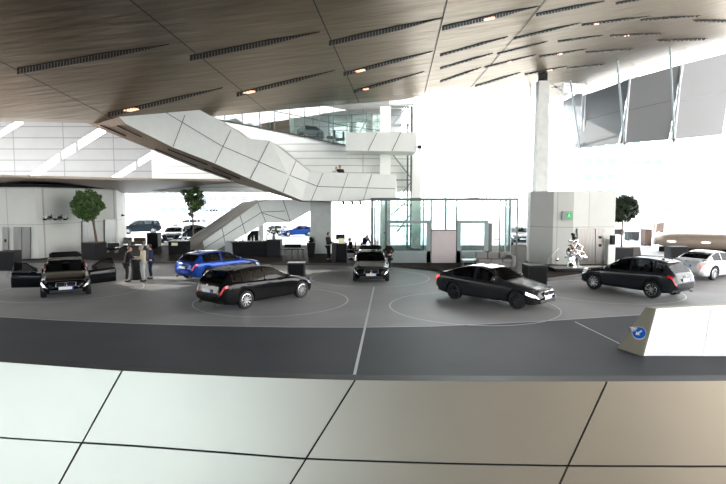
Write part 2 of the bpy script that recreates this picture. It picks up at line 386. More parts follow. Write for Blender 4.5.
for i in range(len(seams) - 1):
    a, b = seams[i], seams[i + 1]
    for (v0, v1) in ((0.0, 1.0), (1.0, 2.6)):
        K = 8; J = 3; grid = []
        for k in range(K + 1):
            u = k / K; xs = (a[0][0] * (1 - u) + b[0][0] * u, a[1][0] * (1 - u) + b[1][0] * u)
            grid.append([par_pt(xs, v0 + (v1 - v0) * j / J) for j in range(J + 1)])
        # inset for the joints
        e = V(1, 0, 0); dn = (grid[0][J] - grid[0][0]).normalized()
        for j in range(J + 1): grid[0][j] = grid[0][j] + e * g; grid[K][j] = grid[K][j] - e * g
        for k in range(K + 1):
            if v0 > 0: grid[k][0] = grid[k][0] + dn * g
            else: grid[k][J] = grid[k][J] - dn * g
        vs = [[bm.verts.new(p) for p in r] for r in grid]; vb = [[bm.verts.new(p - nT * .012) for p in r] for r in grid]
        for k in range(K):
            for j in range(J): bm.faces.new([vs[k][j], vs[k][j + 1], vs[k + 1][j + 1], vs[k + 1][j]])
            bm.faces.new([vs[k][0], vs[k + 1][0], vb[k + 1][0], vb[k][0]]); bm.faces.new([vs[k][J], vb[k][J], vb[k + 1][J], vs[k + 1][J]])
        for j in range(J): bm.faces.new([vs[0][j], vb[0][j], vb[0][j + 1], vs[0][j + 1]]); bm.faces.new([vs[K][j], vs[K][j + 1], vb[K][j + 1], vb[K][j]])
bmesh.ops.recalc_face_normals(bm, faces=bm.faces)
par = empty('gallery_parapet', onpar(363, 381), 0, 'wide sloping parapet of satin beige metal panels along the bottom of the picture', 'parapet')
o = obj('metal_cladding', bm, 'parapet_metal', par); o.matrix_parent_inverse = Matrix.Translation(-par.location)
bm = B(); ring = []
for x in range(-480, 1281, 40):
    t = onpar(x, hermite(Tt, x)) - nT * .013; b2 = t + (onpar(x, 520) - onpar(x, 381)) * 1.9
    o2 = t + V(0, .12, -.02); o3 = V(t.x, t.y + .2, 2.5); o4 = V(b2.x, b2.y + .1, 2.5)
    ring.append([t, o2, o3, o4, b2])
loft(bm, ring); o = obj('backing', bm, 'charcoal', par); o.matrix_parent_inverse = Matrix.Translation(-par.location)
def wall_with_windows(name, base, wd, h, axis, holes, m='wall_warm'):
    # holes: (u0,u1,z0,z1) in wall coordinates; builds solid wall from blocks around the openings
    bm = B(); us = sorted({0, wd} | {x for q in holes for x in q[:2]}); zs = sorted({0, h} | {x for q in holes for x in q[2:]})
    for u0, u1 in zip(us, us[1:]):
        for z0_, z1_ in zip(zs, zs[1:]):
            if any(q[0] <= u0 and u1 <= q[1] and q[2] <= z0_ and z1_ <= q[3] for q in holes): continue
            c = base + axis * ((u0 + u1) / 2) + V(0, 0, (z0_ + z1_) / 2); sz = (u1 - u0, .3, z1_ - z0_) if abs(axis.x) > .5 else (.3, u1 - u0, z1_ - z0_)
            box(bm, c, sz)
    return obj(name, bm, m, kind='structure')
wall_with_windows('wall_back_added', V(-40, -9.3, 0), 80, 14.5, V(1, 0, 0), [(3, 37.9, 3.2, 13), (53, 78, 3.2, 13.5)])  # unseen wall added; openings placed to shape parapet reflection and fill light
wb = empty('window_8', (-20, -9.3, 3.2), 0, kind='structure')  # added unseen window, tinted to soften its bright reflection in the parapet
for i in range(6):
    x0 = -37 + 34.9 * i / 6; x1 = -37 + 34.9 * (i + 1) / 6
    bm = B(); quad(bm, V(x0, -9.3, 3.2), V(x1, -9.3, 3.2), V(x1, -9.3, 13), V(x0, -9.3, 13)); o = obj('pane', bm, 'glass_tinted', wb); o.matrix_parent_inverse = Matrix.Translation(-wb.location)
    bm = B(); box(bm, (x1, -9.3, 8.1), (.14, .2, 9.8)); o = obj('mullion', bm, 'facade_white', wb); o.matrix_parent_inverse = Matrix.Translation(-wb.location)
bm = B(); box(bm, (-28, 52, 13.4), (64.4, 28.4, .3)); obj('ceiling_rear_shade', bm, 'wall_warm', kind='structure')  # unseen roof added to shade the tiled wall behind the ceiling edge
wall_with_windows('wall_left_added', V(-36, -9, 0), 44, 12, V(0, 1, 0), [(22, 31, .6, 8), (34, 42, .6, 8)])  # unseen wall added to darken this side; openings let sun patches in
bm = B(); box(bm, (0, -1.8, 2.4), (16, 7.6, .2)); obj('floor_gallery', bm, 'floor_dark', kind='structure')
# ------------------------------------------------------------------ upper staircase + landing
st = [  # top, bottom, keel (px,py)
 ((170, 90), (110, 108), (62, 112)), ((200, 110), (126, 124), (98, 128)), ((231, 127), (173, 147.5), (150, 149)), ((245, 138), (215, 163.5), (198, 169)), ((270, 140.5), (252, 180), (240, 184)), ((309.5, 171.5), (302, 200.5), (300, 201.8)), ((352, 173.2), (342, 201), (342, 202)), ((396, 175), (396, 198.5), (396, 200))]
root = empty('upper_staircase', D(311, 200, 35.5), 0, 'white panelled staircase flight rising to a flat landing carried by the square column', 'staircase')
def pin(o, r): o.matrix_parent_inverse = Matrix.Translation(-r.location); return o
TP = [D(*s[0], 35.6) for s in st]; BT = [D(*s[1], 35.0) for s in st]; KL = [D(*s[2], 36.6) for s in st]
bm = B(); rings = []
for t, b, k in zip(TP, BT, KL): rings.append([t, b, b + V(.06, .12, .02), t + V(0, .14, 0)])
loft(bm, rings); pin(obj('balustrade', bm, 'white_panel', root), root)
bm = B(); rings = []
for t, b, k in zip(TP, BT, KL): rings.append([b + V(0, .02, -.004), k, k + V(0, 1.6, .2), k + V(0, 1.6, .5), b + V(0, .3, .35)])
loft(bm, rings); pin(obj('soffit', bm, 'soffit_metal', root), root)
bm = B(); rings = []
for t, b, k in zip(TP, BT, KL): rings.append([t + V(.1, 2.6, 0), k + V(.1, 2.0, .2), k + V(.1, 2.14, .2), t + V(.1, 2.74, 0)])
loft(bm, rings); pin(obj('rear_balustrade', bm, 'white_panel', root), root)
# treads between the balustrades
bm = B(); n = 22
A0 = BT[0] + V(0, .5, .35); A1 = BT[5] + V(0, .5, .35)
for i in range(n):
    p = A0.lerp(A1, i / n); q = A0.lerp(A1, (i + 1) / n); box(bm, ((p.x + q.x) / 2, p.y + 1, (p.z + q.z) / 2 - .1), (abs(q.x - p.x), 1.9, .2))
pin(obj('treads', bm, 'anthracite', root), root)
bm = B(); lz = 4.48; box(bm, ((BT[5].x + BT[7].x) / 2, 36.7, lz - .1), (BT[7].x - BT[5].x, 2.3, .2)); pin(obj('landing', bm, 'anthracite', root), root)
# joints
bm = B()
def jl(a, b, ya=None, r=.014):
    pass
def face_pt(px, py):  # on the balustrade plane between top (35.6) and bottom (35.0): find by stations
    # interpolate depth from vertical position between local top/bottom edges
    xs_t = [s[0] for s in st]; xs_b = [s[1] for s in st]
    yt = lin(xs_t, px); yb = lin(xs_b, px); u = max(0, min(1, (py - yt) / max(1, yb - yt)))
    return D(px, py, 35.6 - .6 * u - .03)
def jline(pts, r=.016):
    for (a, b) in zip(pts, pts[1:]):
        for k in range(4):
            p = (a[0] + (b[0] - a[0]) * k / 4, a[1] + (b[1] - a[1]) * k / 4); q = (a[0] + (b[0] - a[0]) * (k + 1) / 4, a[1] + (b[1] - a[1]) * (k + 1) / 4)
            bar(bm, face_pt(*p), face_pt(*q), r, 4)
jline([(150, 103), (185, 124), (222, 146), (256, 160.5), (289, 175), (318, 186.5), (395, 188.7)])
for a, b in [((185, 115), (173, 147)), ((231, 130), (215, 163)), ((269.6, 141), (250, 179)), ((296, 161), (283, 192)), ((323, 173), (311, 201)), ((348, 173.5), (338.5, 201)), ((371.5, 174.5), (363, 201))]: jline([a, b])
pin(obj('panel_joints', bm, 'anthracite', root), root)
bm = B()
def kp(a, b, u): return a.lerp(b, u)
def soff(i, f, u):
    b = BT[i].lerp(BT[i + 1], f); k = KL[i].lerp(KL[i + 1], f); return b.lerp(k, u) + V(0, -.02, -.03)
for (i0, f0, i1, f1, u) in [(2, .05, 2, .95, .3), (2, .0, 2, .9, .75), (1, .0, 1, .5, .3), (1, -.1, 1, .4, .72), (3, .1, 3, .8, .35), (3, .05, 3, .7, .75)]:
    p, q = soff(i0, f0, u), soff(i1, f1, u); bar(bm, p, q, .05, square=True)
pin(obj('soffit_slot', bm, 'vent_dark', root), root)
for px in (343, 352, 360):
    p = D(px, 201.5, 36.2); r = empty('landing_spotlight', p, 0, 'small black spotlight under the white landing, %s of three' % {343: 'leftmost', 352: 'middle', 360: 'rightmost'}[px], 'spotlight', 'spotlights under the landing')
    bm = B(); bar(bm, (0, 0, -.02), (0, 0, .12), .02); obj('bracket', bm, 'black_matt', r)
    bm = B(); bar(bm, (0, 0, 0), (.05, -.1, -.17), .075, 12); obj('lamp_head', bm, 'black_matt', r)
# ------------------------------------------------------------------ lower staircase
root = empty('lower_staircase', G(212, 251, .15), 0, 'white panelled lower flight descending from the landing to the dark platform', 'staircase')
NF = [(203, 241.5), (258.5, 202.4), (268, 199.5), (312, 199.5), (312, 209.6), (290.5, 222), (265.7, 223), (213, 251.8), (205, 251.8)]
bm = B(); prism(bm, [D(x, y, 38.6) for x, y in NF], (0, .18, 0)); pin(obj('balustrade', bm, 'white_panel', root), root)
FF = [(182, 243), (242, 202), (262, 199.5), (300, 199.5), (300, 208), (262, 215), (205, 251), (184, 251)]
bm = B(); prism(bm, [D(x, y, 41.0) for x, y in FF], (0, .18, 0)); pin(obj('rear_balustrade', bm, 'stair_beige', root), root)
bm = B()
for a, b in [((222, 228), (226, 247)), ((240, 215.5), (246, 235)), ((258, 203), (265.8, 222)), ((205, 248), (262, 212)), ((262, 212), (285, 211)), ((283, 200), (290.5, 222)), ((290.5, 222), (262, 213))]: bar(bm, D(*a, 38.58), D(*b, 38.58), .017, 4)
pin(obj('panel_joints', bm, 'anthracite', root), root)
bm = B(); n = 20
a = D(207, 251, 39.9); b = D(268, 207, 39.9)
for i in range(n):
    p = a.lerp(b, (i + .5) / n); box(bm, (p.x, 39.9, max(.2, p.z)), ((b.x - a.x) / n, 2.3, .26))
pin(obj('treads', bm, 'anthracite', root), root)
bm = B()
for y, dx in ((38.9, 0), (40.8, -14)):
    pts = [D(200 + dx * .9, 251, y), D(199 + dx * .9, 244, y), D(203 + dx, 238, y), D(256 + dx, 201, y)]
    if dx: pts = [D(183, 252, y), D(183, 243.5, y), D(188, 241, y), D(244, 203.5, y)]
    tubep(bm, pts, .03, 6)
pin(obj('handrail', bm, 'rail_steel', root), root)
bm = B(); tubep(bm, [D(195, 251, 38.5), D(201, 242, 38.5), D(207, 250.5, 38.5)], .035, 6, closed=True); pin(obj('gate_loop', bm, 'rail_steel', root), root)
def column(name, p0, p1, w, label, m='concrete', w2=None, extra=None):
    r = empty(name, p0, 0, label, 'column')
    w2 = w2 or w; h = p1.z - p0.z
    bm = B(); loft(bm, [[V(sx * ww / 2, sy * ww / 2, z) for sx, sy in ((-1, -1), (1, -1), (1, 1), (-1, 1))] for ww, z in ((w, 0), (w2, h))])
    obj('shaft', bm, m, r)
    bm = B(); box(bm, (0, 0, .03), (w + .06, w + .06, .06)); obj('base_trim', bm, 'anthracite', r)
    return r
p = G(321.5, 253.5, .15); column('concrete_column', p, V(p.x, p.y, 3.9), 1.42, 'thick square concrete column carrying the white landing')
p = G(135.8, 230, 0.01); column('concrete_column', p, V(p.x, p.y, 5.6), 1.25, 'slim square concrete column standing behind the dark people carrier')
p = D(541, 150, 39.0); p.z = .15
c = column('concrete_column', p, V(p.x, p.y, cz(p.x) - .55), 1.0, 'tall tapering pale column reaching the roof behind the lift block', w2=.72)
bm = B(); box(bm, (0, 0, cz(p.x) - .15 - .25), (.5, .5, .55)); ball(bm, (0, 0, cz(p.x) - .15 - .5), .34, (1, 1, .5)); obj('bearing_head', bm, 'charcoal', c)
# ------------------------------------------------------------------ left bridge slab and tiled wall
near = [(-260, 171), (-60, 175.5), (0, 177), (60, 178.5), (120, 180), (180, 181), (232, 181.5), (300, 184)]
dn = [28, 30, 31, 33, 36, 39, 42, 45]
ft = [D(x, y - 2.2, d) for (x, y), d in zip(near, dn)]; fb = [D(x, y, d) for (x, y), d in zip(near, dn)]
fk = [D(x + 8, y2, d + 9) for (x, y2), d in zip([(-260, 192), (-60, 191), (0, 190), (45, 187), (118, 193.2), (180, 193), (240, 190), (300, 190)], dn)]
bm = B(); rings = [[a, b, c, c + V(0, 3, .8), a + V(0, 3, .1)] for a, b, c in zip(ft, fb, fk)]
loft(bm, rings)
for f in bm.faces: f.material_index = 1 if abs(f.normal.y) > .8 and f.normal.y < 0 and f.calc_center_median().y < 46 and abs(f.normal.z) < .5 else 0
r = tag(obj('footbridge', bm, ['soffit_metal', 'white_panel']), 'broad footbridge slab with brown metal underside above the lift lobby', 'bridge')
bm = B(); quad(bm, *[V(-42, 0, 5), V(4, 0, 5), V(4, 0, 14), V(-42, 0, 14)]); 
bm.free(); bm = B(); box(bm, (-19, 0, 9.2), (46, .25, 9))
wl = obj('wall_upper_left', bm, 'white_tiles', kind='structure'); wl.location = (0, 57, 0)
cut = B()  # slots cut through the wall stand in for diagonal sun streaks on it
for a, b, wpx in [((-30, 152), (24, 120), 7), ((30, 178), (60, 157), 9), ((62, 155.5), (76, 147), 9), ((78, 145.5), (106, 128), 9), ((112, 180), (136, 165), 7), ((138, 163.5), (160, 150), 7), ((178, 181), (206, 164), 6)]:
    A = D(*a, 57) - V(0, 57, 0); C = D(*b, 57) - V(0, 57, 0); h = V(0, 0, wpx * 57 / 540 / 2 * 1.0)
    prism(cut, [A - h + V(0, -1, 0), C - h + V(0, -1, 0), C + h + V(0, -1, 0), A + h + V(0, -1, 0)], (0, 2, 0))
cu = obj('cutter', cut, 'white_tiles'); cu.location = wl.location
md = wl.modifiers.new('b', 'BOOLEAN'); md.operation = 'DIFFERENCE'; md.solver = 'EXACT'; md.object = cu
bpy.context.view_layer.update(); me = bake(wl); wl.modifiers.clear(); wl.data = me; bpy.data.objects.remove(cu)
# ------------------------------------------------------------------ lift block left
def core(name, px_pts, top_y, label):
    pass
c0 = G(38.5, 258.5, .15)
cl = V(-34, c0.y - 1.5, .15); cr = G(118, 249, .15)
ztop = 4.75
r = empty('lift_block', c0, 0, 'pale concrete lift block under the footbridge, behind the round-crowned tree', 'lift lobby block')
bm = B(); pl = [cl, c0, cr, cr + V(-1.5, 5, 0), V(-34, c0.y + 5, .15)]
prism(bm, pl, (0, 0, ztop - .15)); pin(obj('walls', bm, 'core_concrete', r), r)
bm = B(); pl2 = [cl + V(0, -.1, ztop - .13), c0 + V(0, -.12, ztop - .13), cr + V(.1, -.1, ztop - .13), cr + V(-1.5, 5, ztop - .13), V(-34, c0.y + 5, ztop + .02)]
prism(bm, pl2, (0, 0, .2)); pin(obj('shadow_gap_layer', bm, 'black_matt', r), r)  # black layer drawn in for the shadow gap under the footbridge
def wall_panel(px0, px1, py0, py1, base_a, base_b, off=.05):
    """box on the vertical wall base_a-base_b covering the given pixels"""
    d = (base_b - base_a); d.z = 0; n = V(d.y, -d.x, 0).normalized()
    if n.y > 0: n = -n
    def hit(px, py):
        rr = ray(px, py); t = (base_a - CAM).dot(n) / rr.dot(n); return CAM + rr * t
    return [hit(px0, py1), hit(px1, py1), hit(px1, py0), hit(px0, py0)], n
def lift_door(root, pxs, y0, y1, A, C, leaves=2):
    q, n = wall_panel(pxs[0], pxs[1], y0, y1, A, C)
    bm = B(); prism(bm, [p + n * .02 for p in q], n * .04); d = pin(obj('lift_door_frame', bm, 'steel_dark', root), root)
    for i in range(leaves):
        u0, u1 = (i + .04) / leaves, (i + .96) / leaves
        a = q[0].lerp(q[1], u0); b = q[0].lerp(q[1], u1); c = q[3].lerp(q[2], u1); e = q[3].lerp(q[2], u0)
        bm = B(); prism(bm, [p + n * .05 for p in (a, b, c, e)], n * .04); pin(obj('lift_door', bm, 'steel', root), root)
lift_door(r, (14, 31), 227, 258.7, cl, c0); 
q, n = wall_panel(3, 9, 227, 252, cl, c0); bm = B(); prism(bm, [p + n * .02 for p in q], n * .05); pin(obj('call_panel', bm, 'steel', r), r)
q, n = wall_panel(5, 7, 239, 242, cl, c0); bm = B(); prism(bm, [p + n * .06 for p in q], n * .03); pin(obj('call_button', bm, 'black_matt', r), r)
lift_door(r, (81, 94.5), 221, 252, c0, cr, 1); lift_door(r, (103.5, 115), 219.6, 249, c0, cr, 1)
# row of small wall figures
q, n = wall_panel(41, 66, 216.5, 222, c0, cr)
for i in range(5):
    u = (i + .5) / 5; p = q[0].lerp(q[1], u).lerp(q[3].lerp(q[2], u), .5) + n * .14
    fr = empty('bird_figure', p, math.atan2((q[1] - q[0]).y, (q[1] - q[0]).x), 'winged wall figure on the left lift block, %s of five' % ['first', 'second', 'third', 'fourth', 'fifth'][i] + ' from the corner', 'wall figure', 'row of winged figures on the lift block')
    bm = B(); ball(bm, (0, 0, 0), .12, (1.4, .6, .55)); ball(bm, (.17, 0, .05), .06); bar(bm, (.2, 0, .05), (.29, 0, .03), .02, r2=.003); obj('body', bm, 'black_matt' if i % 2 == 0 else 'top_grey', fr, smooth=True)
    for s in (-1, 1):
        bm = B(); prism(bm, [V(-.06, s * .04, .02), V(.1, s * .04, .04), V(.02, s * .1, .28 - .06 * s), V(-.08, s * .1, .2)], (0, .012, 0)); obj('wing', bm, 'white_plastic' if i % 2 == 0 else 'black_matt', fr)
    bm = B(); bar(bm, (0, .0, 0), (0, .14, 0), .012); obj('wall_pin', bm, 'steel', fr)
# ------------------------------------------------------------------ lift block right
q0 = G(529, 262.5, .15); q1 = G(552, 264.3, .15); q2 = G(572, 264.6, .15); q3 = G(613.5, 263.5, .15)
r = empty('lift_block', q2, 0, 'pale concrete lift block at the foot of the tall column, green exit sign on it', 'lift lobby block')
bm = B(); prism(bm, [q0 + V(.2, 1.2, 0), q0, q1, q2, q3, q3 + V(.6, 4, 0), q0 + V(1.2, 4, 0)], (0, 0, 4.3)); pin(obj('walls', bm, 'core_concrete', r), r)
lift_door(r, (576, 594.5), 228.5, 264, q2, q3, 1)
qq, n = wall_panel(595, 603, 228.5, 264, q2, q3); bm = B(); prism(bm, [p + n * .02 for p in qq], n * .05); pin(obj('call_panel', bm, 'steel', r), r)
for y in (236, 244):
    qq, n = wall_panel(598, 600.5, y, y + 2.5, q2, q3); bm = B(); prism(bm, [p + n * .07 for p in qq], n * .03); pin(obj('call_button', bm, 'black_matt', r), r)
qq, n = wall_panel(562, 572.5, 211, 220, q1, q2)
ex = empty('exit_sign', qq[0], 0, 'lit green emergency exit sign with running figure on the pale lift block', 'sign')
bm = B(); prism(bm, [p + n * .02 for p in qq], n * .08); pin(obj('housing', bm, 'exit_box', ex), ex)
qq, n = wall_panel(566.5, 571, 213, 218.5, q1, q2); bm = B(); prism(bm, [p + n * .1 for p in qq], n * .02); pin(obj('lit_panel', bm, 'exit_green', ex), ex)
cc = (qq[0] + qq[2]) / 2 + n * .125; e1 = (qq[1] - qq[0]).normalized(); e2 = V(0, 0, 1)
bm = B()
ball(bm, cc + e2 * .10 - e1 * .01, .022, mi=0, seg=8)
for a, b in [((0, .08), (-.02, 0)), ((-.02, 0), (.05, -.04)), ((.05, -.04), (.03, -.1)), ((-.02, 0), (-.06, -.06)), ((-.06, -.06), (-.1, -.06)), ((0, .06), (.06, .03)), ((0, .06), (-.06, .03))]:
    bar(bm, cc + e1 * a[0] + e2 * a[1], cc + e1 * b[0] + e2 * b[1], .012, 6)
pin(obj('running_figure', bm, 'sign_white', ex), ex)
# wall phone and pillar right of lift door
qq, n = wall_panel(604, 611.5, 250, 263.2, q2, q3); cw = (qq[0] + qq[1]) / 2; cw.z = .15
tp = empty('wall_telephone', cw + n * .22, 0, 'black wall telephone on a pale post beside the lift door', 'telephone')
bm = B(); box(bm, (0, 0, .75), (.42, .3, 1.5), bev=.02); obj('post', bm, 'white_panel', tp)
bm = B(); box(bm, (0, -.19, 1.45), (.30, .14, .55), bev=.03); obj('body', bm, 'charcoal', tp)
bm = B(); tubep(bm, [(-.06, -.3, 1.62), (-.09, -.33, 1.5), (-.09, -.33, 1.38), (-.06, -.3, 1.27)], [.045, .025, .025, .045], 8); obj('handset', bm, 'black_gloss', tp, smooth=True)
# stair hand rail on the block
hr = empty('wall_handrail', G(545, 263.5, .15), 0, 'thin steel handrail leaning up against the pale lift block, beside the chrome sculpture', 'handrail')
bm = B(); tubep(bm, [V(0, -.5, 0), V(.05, -.5, .35), V(.62, -.45, .95), V(.62, -.2, .95)], .025, 6); obj('rail', bm, 'rail_steel', hr)
bm = B(); ball(bm, (.55, -.48, .3), .09, (1, .5, 1.2)); obj('knob', bm, 'chrome_coppery', hr)
# ------------------------------------------------------------------ glazed facades
WN = [0]
def facade(pts_top, pts_base, rails, panes_per=1, label=None):
    """segmented glass wall; one window object with mullion and rail children"""
    WN[0] += 1
    root = empty('window_%d' % WN[0], pts_base[0], 0, kind='structure')
    for i in range(len(pts_top) - 1):
        a, b, c, d = pts_base[i], pts_base[i + 1], pts_top[i + 1], pts_top[i]
        bm = B(); quad(bm, a, b, c, d); pin(obj('pane', bm, 'glass_clear', root), root)
    for i in range(len(pts_top)):
        bm = B(); bar(bm, pts_base[i], pts_top[i], .055, square=True); pin(obj('mullion', bm, 'facade_white', root), root)
    for u in rails:
        bm = B()
        for i in range(len(pts_top) - 1): bar(bm, pts_base[i].lerp(pts_top[i], u), pts_base[i + 1].lerp(pts_top[i + 1], u), .035, square=True)
        pin(obj('rail', bm, 'facade_white', root), root)
    return root
def ctop(p, extra=0.0): return V(p.x, p.y, cz(p.x) + extra)
# centre
cx = [4.2, 6.6, 9.9, 13.3, 16.6, 20.5]
tops = [V(x, 43.5 + max(0, x - 12) ** 2 * .10, 0) for x in cx]
tops = [V(p.x, p.y, cz(p.x) + .3) for p in tops]
facade(tops, [V(p.x, p.y, 0) for p in tops], [.33, .62])
# right: lean outwards following the roof edge
rt = [onceil(x, y) for x, y in [(552, 104), (587, 84.5), (634, 66.5), (686, 50.5), (740, 36), (830, 14)]]
rb = [V(p.x - 2.1, p.y, 0) for p in rt]
rwin = facade(rt, rb, [.12, .38, .62])
# left back
lx = [-60, -50, -40, -31, -22.6, -18.2, -12, -6, 0, 4.2]
tl = [V(x, 65.9, 9) for x in lx]
facade(tl, [V(x, 65.9, 0) for x in lx], [.45, .72])
# side link
tk = [V(4.2, 65.9, 11), V(4.2, 55, 11), V(4.2, 43.5, 11)]
facade(tk, [V(p.x, p.y, 0) for p in tk], [.4])
# blinds on the right facade
names = ['smallest, nearest the tall column', 'second from the tall column', 'third from the tall column', 'widest, cut by the picture edge']
for i in range(4):
    a, b = rt[i], rt[i + 1]; a2, b2 = rb[i], rb[i + 1]
    u1 = [.965, .93, .93, .93][i]
    lowa = [(552, 143), (581, 148), (625, 143), (675, 139)][i]; lowb = [(581, 148), (625, 143), (675, 139), (730, 134)][i]
    def u_at(p0, p1, py):
        for k in range(400):
            u = 1 - k / 400; p = p0.lerp(p1, u); rel = p - CAM; yy = 242 - F * rel.dot(UP) / rel.dot(FW)
            if yy >= py: return u
        return 0
    ua = u_at(a2, a, lowa[1]); ub = u_at(b2, b, lowb[1])
    off = V(-.18, -.12, 0)
    gp = .012
    A_ = lambda u, v: (a2.lerp(a, u)).lerp(b2.lerp(b, u if True else v), gp + (1 - 2 * gp) * v) + off
    r = empty('roller_blind', a2.lerp(a, ua), 0, 'grey translucent blind panel on side facade, ' + names[i], 'blind', 'blind panels on the side facade')
    bm = B()
    def bl(ul, ur, v): 
        pa = a2.lerp(a, ul); pb = b2.lerp(b, ur); return pa.lerp(pb, gp + (1 - 2 * gp) * v) + off
    prism(bm, [bl(ua, ub, 0), bl(ua, ub, 1), bl(u1, u1, 1), bl(u1, u1, 0)], (-.008, -.006, 0)); pin(obj('fabric', bm, 'blind_fabric', r), r)
    bm = B(); bar(bm, bl(ua, ub, 0), bl(ua, ub, 1), .035, 6); pin(obj('bottom_bar', bm, 'steel_dark', r), r)
    bm = B(); um = (ua + u1) / 2 ; bar(bm, bl(um, um, 0), bl(um, um, 1), .03, 6); pin(obj('guide_bar', bm, 'steel_dark', r), r)
# leaning struts in front of the blinds
for k, ((tx, ty), (bx, by), i) in enumerate([((570, 79), (580, 148), 1), ((617, 60), (624.5, 143), 2), ((670, 47), (674, 140), 3)]):
    T_ = onceil(tx, ty); 
    Bq = D(bx, by, rb[i].y - .5)
    r = empty('facade_strut', Bq, 0, 'thin grey strut from roof to side facade, %s from the tall column' % ['first', 'second', 'third'][k], 'strut', 'leaning struts of the side facade')
    bm = B(); bar(bm, Bq, T_, .075, 8); pin(obj('rod', bm, 'frame_grey', r), r)
    bm = B(); ball(bm, Bq, .16); pin(obj('joint', bm, 'steel', r), r)
    for s, nm in ((0, 0),):
        bm = B(); mtop = rt[i].lerp(rb[i], .07); bar(bm, Bq, mtop + V(-.25, -.15, 0), .10, 8); pin(obj('pale_mast', bm, 'facade_white', r), r)  # mast in the plain facade white
# ------------------------------------------------------------------ upper gallery (centre)
gt = [(150, 110), (190, 115), (225, 121.5), (260, 128), (290, 134), (320, 140.5), (347, 146), (385, 151), (412, 153)]
gd = [44, 43.5, 43, 42.6, 42.4, 42.3, 42.3, 42.6, 43]
GT = [D(x, y, d) for (x, y), d in zip(gt, gd)]
bm = B(); rings = [[p, V(p.x, p.y + .02, 4.6), V(p.x, p.y + .3, 4.6), p + V(0, .3, 0)] for p in GT]
loft(bm, rings); obj('wall_gallery', bm, 'white_shingle', kind='structure')
bm = B(); rings = [[p + V(0, 0, -.02), p + V(0, 7, -.02), p + V(0, 7, .1), p + V(0, 0, .1)] for p in GT]
loft(bm, rings); obj('floor_upper_gallery', bm, 'platform_stone', kind='structure')
r = empty('gallery_balustrade', GT[3], 0, 'clear glass balustrade with slim posts along the curved white upper gallery', 'balustrade')
for i in range(1, len(GT) - 2):
    a, b = GT[i], GT[i + 1]; h = V(0, -.1, 2.7)
    for k in range(2):
        p, q = a.lerp(b, k / 2), a.lerp(b, (k + 1) / 2)
        bm = B(); prism(bm, [p + V(0, -.1, .05), q + V(0, -.1, .05), q + h, p + h], (0, .02, 0)); pin(obj('pane', bm, 'glass_green', r), r)
        bm = B(); bar(bm, p + V(0, -.14, -.1), p + V(0, -.14, 2.8), .035, square=True); pin(obj('post', bm, 'steel_dark', r), r)
bm = B(); tubep(bm, [p + V(0, -.15, 1.5) for p in GT[1:-1]], .03, 6); pin(obj('top_rail', bm, 'steel_dark', r), r)
bm = B(); tubep(bm, [p + V(0, -.12, .02) for p in GT[1:-1]], .05, 6); pin(obj('bottom_rail', bm, 'steel_dark', r), r)
# green glass screen at the right end of the gallery
r = empty('glass_screen', GT[6] + V(0, 1, .1), 0, 'greenish gridded glass screen at the end of the upper gallery', 'glass screen')
for a, b in [((329, 352), 0), ((352, 372), 1), ((372, 384), 2)]:
    d0, d1 = 43.5 + .8 * b, 44.2 + .8 * b
    p, q = D(a[0], 146, d0), D(a[1], 146, d1)
    pt, qt = V(p.x, p.y, cz(p.x)), V(q.x, q.y, cz(q.x))
    bm = B(); prism(bm, [p, q, qt, pt], (0, .03, 0)); pin(obj('pane', bm, 'glass_green', r), r)
    bm = B()
    for k in range(5): u = k / 4; bar(bm, p.lerp(pt, u), q.lerp(qt, u), .035, square=True)
    bar(bm, p, pt, .05, square=True); bar(bm, q, qt, .05, square=True)
    pin(obj('frame', bm, 'steel_dark', r), r)
# things on the gallery
def gpt(px, d): 
    i = lin([(x, k) for k, (x, y) in enumerate(gt)], px); k = int(min(len(GT) - 2, i)); p = GT[k].lerp(GT[k + 1], i - k); q = V(p.x, p.y + d, p.z + .1); return q
o = empty('display_case', gpt(276, 2.5), 0, 'dark brown display case behind the gallery glass', 'display case')
bm = B(); box(bm, (0, 0, .7), (1.5, .7, 1.4), bev=.03); obj('body', bm, 'brown_dark', o)
bm = B(); box(bm, (-.9, 0, .75), (.25, .7, 1.5)); box(bm, (.95, 0, .6), (.3, .6, 1.2)); obj('side_wing', bm, 'top_grey', o)
o = empty('orange_display', gpt(262, 1.6), 0, 'small orange lit box on a plinth behind the gallery glass', 'display')
bm = B(); box(bm, (0, 0, .35), (.5, .4, .7)); obj('plinth', bm, 'brown_dark', o)
bm = B(); box(bm, (0, 0, .95), (.75, .4, .5), bev=.02); obj('box', bm, 'orange', o)
o = empty('exhibition_car', gpt(309, 2.0), 0, 'grey wedge-shaped exhibit with dark glass on the upper gallery', 'exhibit')
bm = B(); prism(bm, [V(-1.1, -.6, .2), V(1.1, -.6, .2), V(1.0, -.6, .6), V(.4, -.6, 1.0), V(-.5, -.6, 1.1), V(-1.1, -.6, .7)], (0, 1.3, 0)); obj('body', bm, 'steel_dark', o)
bm = B(); prism(bm, [V(.42, -.62, .95), V(.9, -.62, .66), V(-.4, -.62, .72), V(-.45, -.62, 1.03)], (0, 1.34, 0)); obj('window', bm, 'car_glass', o)
for s in (-.7, .7):
    bm = B(); bar(bm, (s, -.66, .26), (s, .76, .26), .26, 14); obj('wheel', bm, 'tyre', o)
